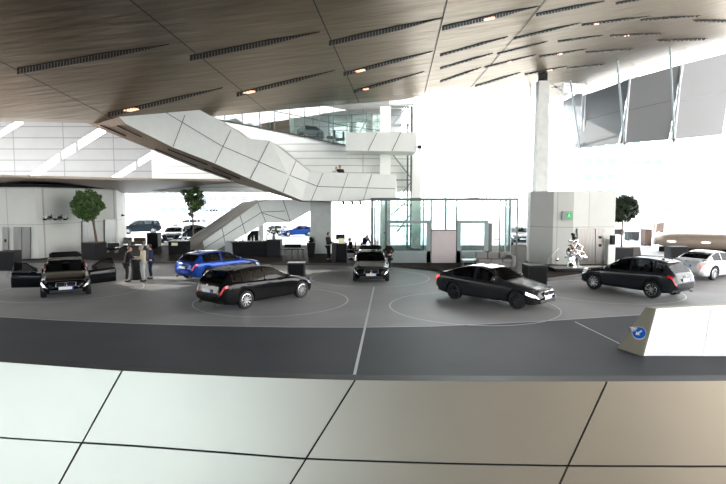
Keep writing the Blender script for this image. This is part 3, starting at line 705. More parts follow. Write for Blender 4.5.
for px, lb in ((331, 'nearer to the exhibit'), (340, 'nearer to the white box beam')):
    o = empty('lounge_chair', gpt(px, .55), 0, 'black rounded lounge chair on the upper gallery, ' + lb, 'chair', 'black lounge chairs on the upper gallery')
    bm = B(); box(bm, (0, 0, .35), (.7, .6, .2), bev=.06); obj('seat', bm, 'black_matt', o)
    bm = B(); box(bm, (.25, 0, .65), (.15, .6, .6), bev=.06); obj('backrest', bm, 'black_matt', o)
    for x in (-.25, .25):
        bm = B(); bar(bm, (x, -.2, 0), (x, -.2, .3), .025); bar(bm, (x, .2, 0), (x, .2, .3), .025); obj('leg', bm, 'steel', o)
# white box beam in front of tower
bm = B(); qd = [D(345.5, 150.5, 38.5), D(416.5, 151.5, 38.5), D(416.5, 132, 38.5), D(345.5, 132.5, 38.5)]
r = empty('box_beam', qd[0], 0, 'white panelled box beam projecting from the gallery end to the slim tower', 'beam')
prism(bm, qd, (0, 3.6, 0)); pin(obj('cladding', bm, 'white_panel', r), r)
bm = B()
for a, b in [((368, 150.5), (377, 132.5)), ((392, 151), (401, 132))]: bar(bm, D(*a, 38.48), D(*b, 38.48), .02, 4)
pin(obj('panel_joints', bm, 'anthracite', r), r)
p = D(418.5, 147, 38.4); fl = empty('floodlight', p, 0, 'small black floodlight on the end of the white box beam', 'spotlight')
bm = B(); box(bm, (.1, 0, 0), (.28, .2, .2), bev=.03); obj('lamp_head', bm, 'black_matt', fl); bm = B(); bar(bm, (-.14, 0, .0), (.0, 0, 0), .03); bar(bm, (.05, 0, -.05), (.05, 0, -.3), .02); obj('bracket', bm, 'black_matt', fl)
# lattice tower
base = D(401, 180, 41.5); base.z = 0
r = empty('steel_tower', V(base.x, 41.5, 0), 0, 'slim white braced steel tower behind the landing, with a grey diagonal lattice', 'tower')
def tw(px, d=41.5): return D(px, 180, d).x
for x0, x1, m, d in [(380, 390.5, 'white_panel', 41.6), (413, 422, 'white_panel', 42.3)]:
    bm = B(); a, b = tw(x0), tw(x1); box(bm, ((a + b) / 2, d, (cz(a) - .1) / 2), (b - a, .6, cz(a) - .1)); pin(obj('column', bm, m, r), r)
bm = B()
for px in (407.5, 411): x = tw(px, 42); bar(bm, (x, 42, 0), (x, 42, cz(x) - .3), .09, square=True)
pin(obj('mast', bm, 'steel_dark', r), r)
bm = B()
def tp_(px, py, d=42): return D(px, py, d)
for a, b in [((390, 151), (411, 178)), ((397, 200), (411, 182)), ((390, 128), (411, 101)), ((391, 215), (409, 200)), ((397, 232), (410, 215))]: bar(bm, tp_(*a), tp_(*b), .07, square=True)
pin(obj('brace', bm, 'frame_grey', r), r)
bm = B()
for a, b in [((389, 125), (412, 125)), ((396, 180), (411, 180)), ((390, 107), (412, 107)), ((390, 205), (412, 205)), ((390, 226), (412, 226))]: bar(bm, tp_(*a), tp_(*b), .08, square=True)
pin(obj('cross_beam', bm, 'frame_grey', r), r)
bm = B(); prism(bm, [tp_(389, 106), tp_(413, 106), tp_(413, 98), tp_(389, 98)], (0, -.8, 0)); pin(obj('white_casing', bm, 'white_panel', r), r)
# ------------------------------------------------------------------ glass pavilion
z0 = .15
pf = G(372, 262.6, z0).y
def pv(px, z, d=None): # world point on pavilion front plane
    p = D(px, 230, d or pf); return V(p.x, p.y, z)
def zpx(py, d=None): return D(363, py, d or pf).z
zt = zpx(199.3)
r = empty('glass_pavilion', pv(444, z0), 0, 'long grey-framed glass pavilion with two sliding doors and a pale centre panel', 'glass pavilion')
xL, xR = pv(372.5, 0).x, pv(517, 0).x; dep = 4.2
def P_(name, m, *bars_, sq=True):
    bm = B()
    for a, b, w_ in bars_: bar(bm, a, b, w_, square=sq)
    pin(obj(name, bm, m, r), r)
bm = B(); box(bm, ((xL + xR) / 2, pf + dep / 2, zt), (xR - xL + .1, dep + .1, .16)); 
bm.free()
bm = B()
for a, b in [((xL, pf), (xR, pf)), ((xL, pf + dep), (xR, pf + dep)), ((xL, pf), (xL, pf + dep)), ((xR, pf), (xR, pf + dep))]: bar(bm, V(*a, zt), V(*b, zt), .12, square=True)
pin(obj('roof_beam', bm, 'steel_dark', r), r)
bm = B(); prism(bm, [V(xL, pf, zt - .02), V(xR, pf, zt - .02), V(xR, pf + dep, zt - .02), V(xL, pf + dep, zt - .02)], (0, 0, .03)); pin(obj('glass_roof', bm, 'glass_clear', r), r)
for px in (386, 431, 456.5): P_('post', 'steel_dark', (pv(px, z0), pv(px, zt), .06))
for px in (426, 445, 482): P_('post', 'frame_grey', (pv(px, zpx(222)), pv(px, zt), .035))
for i, (px, d) in enumerate([(373, pf), (517, pf), (373, pf + dep), (431, pf + dep), (456.5, pf + dep), (517, pf + dep)]):
    x = xL if px == 373 else (xR if px == 517 else pv(px, 0).x)
    P_('post', 'steel_dark', (V(x, d, z0), V(x, d, zt), .06))
for a, b in ((386, 431), (431, 456.5), (456.5, 492)):
    bm = B(); prism(bm, [pv(a, z0), pv(b, z0), pv(b, zt), pv(a, zt)], (0, .03, 0)); pin(obj('pane', bm, 'glass_green', r), r)
    bm = B(); 
    if a != 431 or True: prism(bm, [V(pv(a, 0).x, pf + dep, z0), V(pv(b, 0).x, pf + dep, z0), V(pv(b, 0).x, pf + dep, zt), V(pv(a, 0).x, pf + dep, zt)], (0, .03, 0)); pin(obj('pane', bm, 'glass_green', r), r)
# sliding doors
zh = zpx(223)
for a, b, lb in ((386.5, 430.5, None), (457, 488, None)):
    bm = B(); xa, xb = pv(a, 0).x, pv(b, 0).x; y = pf - .06
    box(bm, ((xa + xb) / 2, y, zh + .07), (xb - xa, .1, .18)); box(bm, ((xa + xb) / 2, y, z0 + .36), (xb - xa, .1, .72))
    for x, w_ in ((xa + .11, .22), (xb - .11, .26)): box(bm, (x, y, (z0 + zh) / 2), (w_, .1, zh - z0))
    d = pin(obj('sliding_door', bm, 'frame_grey', r), r)
    bm = B(); prism(bm, [V(xa + .2, y - .01, z0 + .7), V(xb - .2, y - .01, z0 + .7), V(xb - .2, y - .01, zh), V(xa + .2, y - .01, zh)], (0, .02, 0)); o = obj('pane', bm, 'glass_clear', d)
bm = B(); prism(bm, [pv(431.5, z0) - V(0, .12, 0), pv(455.8, z0) - V(0, .12, 0), pv(455.8, zpx(230.5)) - V(0, .12, 0), pv(431.5, zpx(230.5)) - V(0, .12, 0)], (0, .1, 0)); pin(obj('centre_panel', bm, 'pink_panel', r), r)
bm = B(); box(bm, (pv(443.6, 0).x, pf - .1, zpx(230)), (1.55, .1, .07)); box(bm, (pv(490, 0).x, pf - .05, (z0 + zh) / 2), (.22, .12, zh - z0)); pin(obj('trim_rail', bm, 'steel_dark', r), r)
# curved glass ends
for cxp, sgn in ((386, -1), (492, 1)):
    x0 = pv(cxp, 0).x; R_ = abs((xL if sgn < 0 else xR) - x0)
    K = 5
    for k in range(K):
        a0, a1 = math.pi / 2 * k / K, math.pi / 2 * (k + 1) / K
        p = V(x0 + sgn * R_ * math.sin(a0), pf + R_ * (1 - math.cos(a0)), z0); q = V(x0 + sgn * R_ * math.sin(a1), pf + R_ * (1 - math.cos(a1)), z0)
        bm = B(); prism(bm, [p, q, V(q.x, q.y, zt), V(p.x, p.y, zt)], (0, .02, 0)); pin(obj('curved_pane', bm, 'glass_green', r), r)
        if k in (1, 2, 4): P_('post', 'frame_grey' if k != 2 else 'steel_dark', (V(q.x, q.y, z0), V(q.x, q.y, zt), .06))
    bm = B(); xs = xL if sgn < 0 else xR; prism(bm, [V(xs, pf + R_, z0), V(xs, pf + dep, z0), V(xs, pf + dep, zt), V(xs, pf + R_, zt)], (.02, 0, 0)); pin(obj('pane', bm, 'glass_green', r), r)
for px, py in ((497, 239.3), (384.5, 233)):
    c = D(px, py, pf - .1); bm = B(); box(bm, c, (.4 if px > 400 else .1, .06, .07), bev=.01); pin(obj('door_handle', bm, 'chrome_coppery', r), r)
# interior partition (darker floor box band)
# ------------------------------------------------------------------ white tilted barrier at the right
root = empty('ramp_barrier', G(644, 356), 0, 'low sloping barrier with blank gloss white face and beige end cap', 'barrier')
b0 = G(644, 356.5); b1 = G(726, 357); dirx = (b1 - b0).normalized()
def topp(px, py, z=1.15): return G(px, py, z)
t0 = topp(656.5, 308.7); t1 = topp(726, 305.2); dt = (t1 - t0)
e0 = b0 + (b1 - b0) * 2.6; e1 = t0 + dt * 2.3
s1 = t0 + dt * ((711.5 - 656.5) / 69.5)
bb = b0 + (b1 - b0) * ((703 - 644) / 82)
nn = (b1 - b0).cross(t0 - b0).normalized(); 
if nn.y > 0: nn = -nn
for A, Bp, Cp, Dp in ((b0, bb - dirx * .008, s1 - dirx * .008, t0), (bb + dirx * .008, e0, e1, s1 + dirx * .008)):
    bm = B(); z_ = V(0, 0, .02); prism(bm, [A + z_, Bp + z_, Cp, Dp], -nn * .03); pin(obj('white_panel', bm, 'glossy_white', root), root)
k0 = G(619, 348.5); 
tb0 = t0 + V(-.12, .22, 0)
bm = B()
loft(bm, [[b0 - nn * .035 + V(0, 0, .0), t0 - nn * .035, tb0, V(tb0.x - .15, tb0.y + .45, 0), k0 + V(0, .1, 0), k0][:6], [e0 - nn * .035, e1 - nn * .035, e1 + V(-.12, .22, 0), e1 + V(-.27, .67, 0) - V(0, 0, e1.z), e0 + V(-.1, .75, 0), e0 + V(-.1, .65, 0)]])
pin(obj('body', bm, 'beige_paint', root), root)
bm = B(); prism(bm, [b0 + V(-.02, 0, 0), t0 + V(-.02, 0, 0), tb0 + V(-.0, 0, .0), k0 + V(0, 0, .03), k0], (-.03, .02, 0)); pin(obj('end_cap', bm, 'beige_paint', root), root)
# arrow sign
cn = (t0 - b0).cross(k0 - b0).normalized(); cn = cn if cn.x < 0 else -cn
rr_ = ray(641.6, 334.6); ctr = CAM + rr_ * (((b0 - CAM).dot(cn)) / rr_.dot(cn)) + cn * .10
sg = empty('arrow_sign', ctr, 0, 'round blue sign with white arrow pointing down to one side', 'sign')
vd = (cn + V(0, -.8, .3)).normalized()
q = vd.to_track_quat('Z', 'Y').to_matrix().to_4x4()
bm = B(); bmesh.ops.create_cone(bm, cap_ends=True, segments=28, radius1=.155, radius2=.155, depth=.03, matrix=Matrix.Translation(vd * .02) @ q); obj('disc', bm, 'sign_blue', sg)
bm = B(); bmesh.ops.create_cone(bm, cap_ends=True, segments=28, radius1=.17, radius2=.17, depth=.03, matrix=q); obj('rim', bm, 'sign_white', sg)
bm = B(); mq = Matrix.Translation(vd * .04) @ q @ Matrix.Rotation(math.radians(135), 4, 'Z')
sh = [(-.02, -.09), (.02, -.09), (.02, .02), (.07, .02), (0, .10), (-.07, .02), (-.02, .02)]
prism(bm, [mq @ V(x, y, 0) for x, y in sh], mq.to_3x3() @ V(0, 0, .008)); obj('arrow', bm, 'sign_white', sg)
p = G(634.5, 332, .45); p = V(t0.x - .55, t0.y + .25, .5)
bm = B(); a = D(634, 329, t0.y + .05); box(bm, a, (.24, .12, .1), bev=.02); box(bm, a + V(.1, .02, 0), (.3, .05, .05)) ; pin(obj('handle_box', bm, 'top_grey', root), root)
bm = B(); pst = ctr - vd * .05; bar(bm, ctr - vd * .02, ctr - cn * .1, .02); obj('post', bm, 'steel', sg).matrix_parent_inverse = Matrix.Translation(-ctr)
# ------------------------------------------------------------------ long silver counter at the right
a = G(655, 251.5); bb_ = G(726, 254.5); dr = (bb_ - a); Ltot = dr.length * 1.9; ang = math.atan2(dr.y, dr.x)
r = empty('rounded_counter', a, ang, 'long low rounded beige-silver counter with a row of lit spots', 'counter')
bm = B(); prof = []
Hc = 1.45
sec = [(0, .35), (-.12, .6), (-.15, .95), (-.02, 1.25), (.3, 1.42), (.9, 1.45), (1.5, 1.2), (1.6, .35)]
rings = []
for k in range(14):
    u = k / 13; x = Ltot * u; sc = 1 if k > 2 else (.55, .85, .96)[k]
    rings.append([V(x - (0 if k else 0), .75 + (y - .75) * sc, .8 + (z - .8) * sc) for y, z in sec])
loft(bm, rings); obj('shell', bm, 'soffit_metal', r, smooth=True)
bm = B(); box(bm, (Ltot / 2, .8, .17), (Ltot - .5, 1.2, .35)); obj('plinth', bm, 'black_matt', r)
bm = B(); ball(bm, (-.02, .75, .8), .35, (.6, 1.3, 1)); obj('end_cap', bm, 'white_plastic', r, smooth=True)
for px in (670, 695, 721, 745):
    x = (G(px, 252).x - a.x) / math.cos(ang); bm = B(); ball(bm, (x, -.15, .82), .12, (2.6, .5, .7)); obj('lamp', bm, 'lamp_white', r, smooth=True)
# ------------------------------------------------------------------ buildings outside
def building(cx_, y, wd, h, n, rws, label, dy=12):
    r = empty('office_building', V(cx_, y, -.06), 0, label, 'building')
    bm = B(); box(bm, (0, dy / 2, h / 2), (wd, dy, h)); obj('wall', bm, 'building_far', r)
    for j in range(rws):
        z = h * (j + .55) / rws
        bm = B()
        for i in range(n): x = -wd / 2 + wd * (i + .5) / n; box(bm, (x, -.03, z), (wd / n * .66, .1, h / rws * .42))
        obj('window_row', bm, 'building_window', r)
building(78, 118, 66, 31, 26, 9, 'pale office block with rows of windows beyond the side facade')
building(-42, 130, 34, 11, 14, 4, 'pale low office block beyond the far glass behind the slim column')
#building(20, 150, 40, 9, 14, 3, 'faint low building far beyond the central glass')
# ------------------------------------------------------------------ cars
TYPES = {
 'sedan': dict(L=4.68, W=1.84, H=1.43, wb=2.82, fo=.80, r=.335, zb=.19,
   top=[(0, .46), (.03, .60), (.12, .70), (.5, .80), (1.0, .90), (1.35, .965), (2.15, 1.36), (2.6, 1.43), (3.1, 1.415), (3.6, 1.29), (4.15, 1.07), (4.45, 1.06), (4.6, 1.0), (4.66, .72), (4.68, .5)],
   belt=[(0, .40), (.1, .60), (.6, .76), (1.35, .90), (2.5, .93), (4.15, 1.00), (4.45, .98), (4.62, .86), (4.68, .46)],
   ws=(1.38, 2.18), rw=(3.42, 4.12), sw=(1.66, 3.75), bp=2.68, trunk=(4.14, 4.62), fd=(1.50, 2.66), rd=(2.70, 3.62)),
 'wagon': dict(L=4.63, W=1.82, H=1.45, wb=2.81, fo=.79, r=.335, zb=.19,
   top=[(0, .46), (.03, .60), (.12, .70), (.5, .80), (1.0, .90), (1.35, .965), (2.1, 1.36), (2.5, 1.44), (3.2, 1.45), (3.9, 1.41), (4.1, 1.36), (4.48, 1.02), (4.58, .95), (4.62, .7), (4.63, .5)],
   belt=[(0, .40), (.1, .60), (.6, .76), (1.35, .90), (2.5, .94), (4.1, 1.0), (4.5, .96), (4.6, .8), (4.63, .46)],
   ws=(1.38, 2.12), rw=(4.06, 4.50), sw=(1.66, 4.12), bp=2.68, trunk=(4.5, 4.6), fd=(1.50, 2.66), rd=(2.70, 3.66)),
 'suv': dict(L=4.46, W=1.82, H=1.60, wb=2.70, fo=.83, r=.36, zb=.24,
   top=[(0, .52), (.03, .70), (.12, .82), (.5, .95), (1.0, 1.03), (1.3, 1.08), (1.95, 1.50), (2.4, 1.59), (3.1, 1.60), (3.75, 1.54), (3.98, 1.47), (4.3, 1.10), (4.4, 1.0), (4.45, .75), (4.46, .55)],
   belt=[(0, .46), (.1, .72), (.6, .88), (1.3, 1.0), (2.5, 1.04), (4.0, 1.10), (4.3, 1.04), (4.42, .85), (4.46, .5)],
   ws=(1.33, 1.98), rw=(3.94, 4.30), sw=(1.6, 3.95), bp=2.55, trunk=(4.32, 4.44), fd=(1.42, 2.53), rd=(2.57, 3.5)),
 'hatch': dict(L=4.32, W=1.77, H=1.42, wb=2.69, fo=.76, r=.33, zb=.19,
   top=[(0, .46), (.03, .60), (.12, .70), (.5, .80), (1.0, .90), (1.35, .965), (2.05, 1.34), (2.4, 1.41), (3.1, 1.41), (3.6, 1.35), (3.82, 1.28), (4.15, .98), (4.26, .92), (4.31, .7), (4.32, .5)],
   belt=[(0, .40), (.1, .60), (.6, .76), (1.35, .90), (2.5, .93), (3.9, .98), (4.18, .93), (4.29, .78), (4.32, .46)],
   ws=(1.38, 2.08), rw=(3.76, 4.14), sw=(1.66, 3.72), bp=2.62, trunk=(4.16, 4.3), fd=(1.50, 2.60), rd=(2.64, 3.42)),
 'coupe': dict(L=4.44, W=1.78, H=1.40, wb=2.69, fo=.78, r=.335, zb=.18,
   top=[(0, .46), (.03, .60), (.12, .70), (.5, .79), (1.0, .88), (1.45, .95), (2.2, 1.33), (2.6, 1.40), (3.0, 1.37), (3.45, 1.24), (3.95, 1.03), (4.25, 1.02), (4.38, .95), (4.43, .72), (4.44, .5)],
   belt=[(0, .40), (.1, .60), (.6, .76), (1.4, .89), (2.5, .92), (4.0, .96), (4.25, .94), (4.39, .84), (4.44, .46)],
   ws=(1.47, 2.22), rw=(3.22, 3.92), sw=(1.75, 3.5), bp=2.78, trunk=(3.96, 4.4), fd=(1.55, 2.8), rd=(9, 9.1)),
}
TYPES['van'] = dict(TYPES['suv'], top=[(0, .52), (.03, .66), (.12, .78), (.5, .92), (.9, 1.03), (1.6, 1.45), (2.1, 1.58), (3.1, 1.6), (4.0, 1.55), (4.2, 1.45), (4.38, 1.0), (4.44, .75), (4.46, .55)],
   ws=(.95, 1.7), rw=(4.14, 4.36), sw=(1.15, 4.1), belt=[(0, .46), (.1, .66), (.6, .85), (1.0, .96), (2.5, 1.02), (4.1, 1.06), (4.35, 1.0), (4.43, .85), (4.46, .5)], fd=(1.3, 2.4), rd=(2.45, 3.5))
for nm in list(TYPES): pass
def smooth(pts, s, d=.07): return (lin(pts, s - d) + 2 * lin(pts, s) + lin(pts, s + d)) / 4
def carpaint(name, col, metal=.3, rough=.28):
    if name in MATS: return name
    mat(name, col, .12, metal * .5, noise=.02, spec=.26); return name
carpaint('paint_black', (.006, .006, .007)); carpaint('paint_blue', (.012, .055, .28), .5); carpaint('paint_grey', (.035, .036, .04), .6); carpaint('paint_sapphire', (.022, .025, .03), .1)
carpaint('paint_white', (.75, .76, .77), 0); carpaint('paint_teal', (.01, .02, .03), .3); carpaint('paint_silver', (.35, .36, .38), .6)
WHEELS = {}
def wheel_meshes(r, dark):
    k = (r, dark)
    if k in WHEELS: return WHEELS[k]
    bm = B(); prof = [(r * .66, -.10), (r * .95, -.105), (r, -.07), (r, .07), (r * .95, .105), (r * .66, .10)]
    seg = 28; rings = []
    for j in range(seg + 1):
        a = 2 * math.pi * (j % seg) / seg; rings.append([V(p * math.cos(a), y, p * math.sin(a)) for p, y in prof])
    loft(bm, rings, True, False); bmesh.ops.remove_doubles(bm, verts=bm.verts, dist=1e-5)
    ty = obj('tyre', bm, 'tyre'); m1 = ty.data
    for p in m1.polygons: p.use_smooth = True
    bpy.data.objects.remove(ty)
    bm = B(); rings = []
    for j in range(seg + 1):
        a = 2 * math.pi * (j % seg) / seg; rings.append([V(p * math.cos(a), y, p * math.sin(a)) for p, y in [(r * .62, -.09), (r * .69, -.1), (r * .69, .098), (r * .63, .105), (r * .60, .05)]])
    loft(bm, rings, True, False); bmesh.ops.remove_doubles(bm, verts=bm.verts, dist=1e-5)
    for i in range(10):
        a = 2 * math.pi * i / 10; d = V(math.cos(a), 0, math.sin(a)); t = V(-math.sin(a), 0, math.cos(a))
        loft(bm, [[d * r * .12 + t * .022 + V(0, .085, 0), d * r * .12 - t * .022 + V(0, .085, 0), d * r * .12 - t * .022 + V(0, .045, 0), d * r * .12 + t * .022 + V(0, .045, 0)],
                  [d * r * .64 + t * .016 + V(0, .095, 0), d * r * .64 - t * .016 + V(0, .095, 0), d * r * .64 - t * .016 + V(0, .05, 0), d * r * .64 + t * .016 + V(0, .05, 0)]])
    bar(bm, (0, .04, 0), (0, .095, 0), r * .19, 14)
    o = obj('rim', bm, 'rim_dark' if dark else 'rim_silver'); m2 = o.data; bpy.data.objects.remove(o)
    bm = B(); bar(bm, (0, -.02, 0), (0, .02, 0), r * .6, 18); o = obj('brake_disc', bm, 'car_trim'); m3 = o.data; bpy.data.objects.remove(o)
    WHEELS[k] = (m1, m2, m3); return WHEELS[k]
def mobj(name, me, parent=None, loc=None, rot=None):
    o = bpy.data.objects.new(name, me); COL.objects.link(o)
    if parent: o.parent = parent
    if loc: o.location = loc
    if rot: o.rotation_euler = rot
    return o
def make_car(typ, paint, label, loc, heading, cat='car', scale=1.0, dark_rims=False, lights=False, brake=False, open_doors=False, open_boot=False, driver=False, group=None, detail=True, name='car', tail_lit=False):
    T = TYPES[typ]; L, W, H, r = T['L'], T['W'] / 2, T['H'], T['r']; zb = T['zb']
    root = empty(name, loc, heading, label, cat, group); root.scale = (scale,) * 3
    # s: distance from front. local x = L/2 - s
    wp = [(0, .60), (.05, .74), (.18, .87), (.45, .96), (.9, 1), (L - .9, 1), (L - .45, .97), (L - .15, .90), (L - .03, .80), (L, .70)]
    n = 84; SS = [L * (i / n) for i in range(n + 1)]
    SS = sorted(set([0, .012, .03, .06] + SS[1:-1] + [L - .06, L - .03, L - .012, L]))
    rows = []
    for s in SS:
        w_ = W * lin(wp, s); b = smooth(T['belt'], s); t = max(smooth(T['top'], s, .05), b + .012); dz = t - b
        g = max(0, min(1, (dz - .06) / (H - b - .06)))
        zl = zb + (.10 if s < .15 or s > L - .2 else 0) * 1.0
        zl += max(0, (.35 - s)) * .1 + max(0, s - (L - .6)) * .16
        y8 = w_ * (.90 if dz > .1 else .86); y9 = y8 - (.04 + g * (.13 + .06 * (H - 1.3)))
        tum = y9
        pr = [(0, zl), (.82 * w_, zl), (.945 * w_, zl + .045), (.985 * w_, zl + .13), (w_, zl + .52 * (b - zl)), (.997 * w_, b - .13 if b - .13 > zl + .2 else zl + .7 * (b - zl)), (.972 * w_, b - .035), (.945 * w_, b),
              (y8, b + min(.015, dz * .4)), (y8 + (tum - y8) * .5, b + dz * .50), (tum, b + dz * (.88 if g > .05 else .7)), (tum * .93, b + dz * .955), (tum * .55, b + dz * .992), (0, t)]
        rows.append(pr)
    nr = len(rows[0]); bm = B()
    ring = []
    for s, pr in zip(SS, rows):
        x = L / 2 - s
        ring.append([bm.verts.new((x, y, z)) for y, z in pr] + [bm.verts.new((x, -y, z)) for y, z in pr[-2:0:-1]])
    NV = len(ring[0])
    a, b2 = T['ws'], T['rw']
    def between(s, ab): return ab[0] <= s <= ab[1]
    for i in range(len(SS) - 1):
        sm = (SS[i] + SS[i + 1]) / 2
        for j in range(NV):
            k = (j + 1) % NV
            f = bm.faces.new([ring[i][j], ring[i][k], ring[i + 1][k], ring[i + 1][j]]); f.smooth = True
            jr = j if j < nr - 1 else NV - 1 - j   # row band 0..nr-2
            left = j < nr - 1
            mi = 0
            bz = smooth(T['belt'], sm); tz = smooth(T['top'], sm, .05); g = (tz - bz)
            if jr in (11, 12) and between(sm, a): mi = 1
            elif jr in (11, 12) and between(sm, b2): mi = 3
            elif jr in (8, 9) and between(sm, T['sw']) and g > .14 and abs(sm - T['bp']) > .035 and not (typ in ('wagon', 'suv', 'van') and abs(sm - (T['rd'][1] + .05)) < .035):
                front = sm < T['bp']; mi = (2 if left else 12) if front else (13 if left else 14)
            elif jr == 5 and .02 < sm < .46: mi = 5
            elif jr == 5 and L - .30 < sm < L - .012: mi = 6
            elif jr == 4 and L - .13 < sm < L - .012 and typ in ('wagon', 'suv', 'hatch', 'van'): mi = 0
            elif jr in (11, 12) and between(sm, T['trunk']) and typ in ('sedan', 'coupe'): mi = 8
            if mi == 0 and 3 <= jr <= 7:
                if between(sm, T['fd']): mi = 7 if left else 10
                elif between(sm, T['rd']): mi = 9 if left else 11
            f.material_index = mi
    bm.faces.new(ring[0][::-1]); bm.faces.new(ring[-1]).material_index = 0
    bmesh.ops.recalc_face_normals(bm, faces=bm.faces)
    names = [paint, 'car_glass', 'car_glass', 'car_glass', 'car_trim', 'headlight_lit' if lights else 'headlight', 'taillight_lit' if (brake or tail_lit) else 'taillight', paint, paint, paint, paint, paint, 'car_glass', 'car_glass', 'car_glass']
    body = obj('body', bm, names)
    # wheel arches
    cut = B()
    xf = L / 2 - T['fo']; xr = xf - T['wb']
    for x in (xf, xr):
        for s in (-1, 1): bar(cut, (x, s * (W + .1), r + .01), (x, s * (W - .27), r + .01), r + .055, 28, mi=4)
    cu = obj('cutter', cut, names); md = body.modifiers.new('b', 'BOOLEAN'); md.operation = 'DIFFERENCE'; md.solver = 'EXACT'; md.object = cu
    bpy.context.view_layer.update(); me = bake(body); bpy.data.objects.remove(body); bpy.data.objects.remove(cu)
    # split per material
    src = bmesh.new(); src.from_mesh(me)
    def part(idx, nm, m, parent=root, off=0.0, solid=0.0, pivot=None):
        idx = idx if isinstance(idx, tuple) else (idx,)
        b = src.copy(); bmesh.ops.delete(b, geom=[f for f in b.faces if f.material_index not in idx], context='FACES')
        if not b.faces: b.free(); return None
        if isinstance(m, str):
            for f in b.faces: f.material_index = 0
        b.normal_update()
        if off:
            for v in b.verts: v.co += v.normal * off
        if solid:
            bmesh.ops.solidify(b, geom=b.faces[:], thickness=solid)
        if pivot is not None:
            for v in b.verts: v.co -= pivot
        for f in b.faces: f.smooth = True
        o = obj(nm, b, m, parent)
        if pivot is not None: o.location = pivot
        return o
    b = src.copy(); 
    bmesh.ops.delete(b, geom=[f for f in b.faces if f.material_index not in (0, 4)], context='FACES')
    for f in b.faces: f.material_index = 0 if f.material_index == 0 else 1; f.smooth = f.material_index == 0
    obj('body', b, [paint, 'car_trim'], root)
    part(1, 'windscreen', 'car_glass', off=-.004); part(3, 'rear_window', 'car_glass', off=-.004)
    part(13, 'side_window', 'car_glass', off=-.004); part(14, 'side_window', 'car_glass', off=-.004)
    lm, tm = names[5], names[6]
    def half(idx, nm, m):
        for s in (-1, 1):
            b = src.copy(); bmesh.ops.delete(b, geom=[f for f in b.faces if f.material_index != idx or f.calc_center_median().y * s < 0], context='FACES')
            if not b.faces: b.free(); continue
            for f in b.faces: f.material_index = 0; f.smooth = True
            obj(nm, b, m, root)
    half(5, 'headlight', lm); half(6, 'taillight', tm)
    hx = L / 2 - T['fd'][0]
    for (pi, wi, sg) in ((7, 2, 1), (10, 12, -1)):
        if open_doors:
            pv_ = V(hx, sg * W, .6); d = part(pi, 'door', paint, solid=.06, pivot=pv_); w2 = part(wi, 'side_window', 'car_glass', parent=d, pivot=pv_)
            if w2: w2.location = (0, 0, 0)
            # window frame round the open glass
            bmf = B(); bzz = smooth(T['belt'], 2.0)
            fr = [(1.62, .985), (2.12, 1.30), (2.6, 1.345), (2.65, .98)]
            ptsf = [V(L / 2 - s, sg * (W * (.93 if z < 1.1 else .76)), z) - pv_ for s, z in fr]
            tubep(bmf, ptsf, .022, 6); obj('window_frame', bmf, paint, d)
            d.rotation_euler = (0, 0, math.radians(-62 * sg) * -1 * 1)
            d.rotation_euler = (0, 0, math.radians(-66) * sg)
            hb = B(); box(hb, V(hx - 1.0, sg * (W + .015), .80) - pv_, (.2, .03, .03), bev=.008); obj('door_handle', hb, paint, d)
            mir = d
        else:
            d = part(pi, 'door', paint); part(wi, 'side_window', 'car_glass', off=-.004)
            if detail and d:
                hb = B(); box(hb, (hx - 1.0, sg * (W + .005), T['belt'][3][1] - .06), (.2, .03, .03), bev=.008); obj('door_handle', hb, paint, d)
            mir = root
        mb = B(); ball(mb, (hx - .22, sg * (W + .13), T['belt'][3][1] + .12), .11, (.75, 1.0, .65)); bar(mb, (hx - .22, sg * (W - .08), T['belt'][3][1] + .02), (hx - .22, sg * (W + .08), T['belt'][3][1] + .08), .022)
        mo = obj('wing_mirror', mb, paint, mir, smooth=True)
        if mir is not root: mo.location = -pv_
    for pi, sg in ((9, 1), (11, -1)):
        d = part(pi, 'door', paint)
        if detail and d:
            hb = B(); box(hb, (L / 2 - T['rd'][1] + .22, sg * (W + .003), T['belt'][3][1] - .02), (.2, .03, .03), bev=.008); obj('door_handle', hb, paint, d)
    if open_boot:
        x0 = L / 2 - T['trunk'][0]
        pv_ = V(x0, 0, smooth(T['top'], T['trunk'][0]))
        b = part(8, 'boot_lid', paint, solid=.03, pivot=pv_)
        if b: b.rotation_euler = (0, math.radians(78), 0)
        bb = B(); prism(bb, [V(0, -.62, 0), V(0, .62, 0), V(-.03, .60, .36), V(-.08, .50, .44), V(-.08, -.50, .44), V(-.03, -.60, .36)], (-.05, 0, 0)); rz = obj('boot_rear_panel', bb, paint, root); rz.location = pv_ + V(-.0, 0, .10)
        rz.location = V(x0 - .02, 0, pv_.z + .02)
    else: part(8, 'boot_lid', paint)
    src.free()
    # interior
    ib = B(); box(ib, (L / 2 - (T['ws'][0] + T['rw'][1]) / 2 - .05, 0, .45), (T['rw'][1] - T['ws'][0] - .3, W * 1.7, .3))
    for s, ys in ((2.25, (.38, -.38)), (3.15, (.38, -.38))):
        if typ == 'coupe': s -= .1
        for y in ys:
            box(ib, (L / 2 - s, y, .62), (.5, .5, .15), bev=.04); box(ib, (L / 2 - s - .28, y, .9), (.14, .48, .5), bev=.04); box(ib, (L / 2 - s - .31, y, 1.17), (.08, .24, .14), bev=.03)
    rb0 = (T['rw'][0] + .25 if typ in ('sedan', 'coupe') else T['rd'][1] + .2); box(ib, (L / 2 - (rb0 + L - .22) / 2, 0, .66), (L - .22 - rb0, W * 1.62, .72))
    box(ib, (L / 2 - .75, 0, .58), (1.1, W * 1.6, .3))
    box(ib, (L / 2 - T['ws'][0] - .32, 0, .80), (.35, W * 1.5, .14), bev=.03)
    obj('interior', ib, 'car_interior', root)
    # wheels
    m1, m2, m3 = wheel_meshes(r, dark_rims)
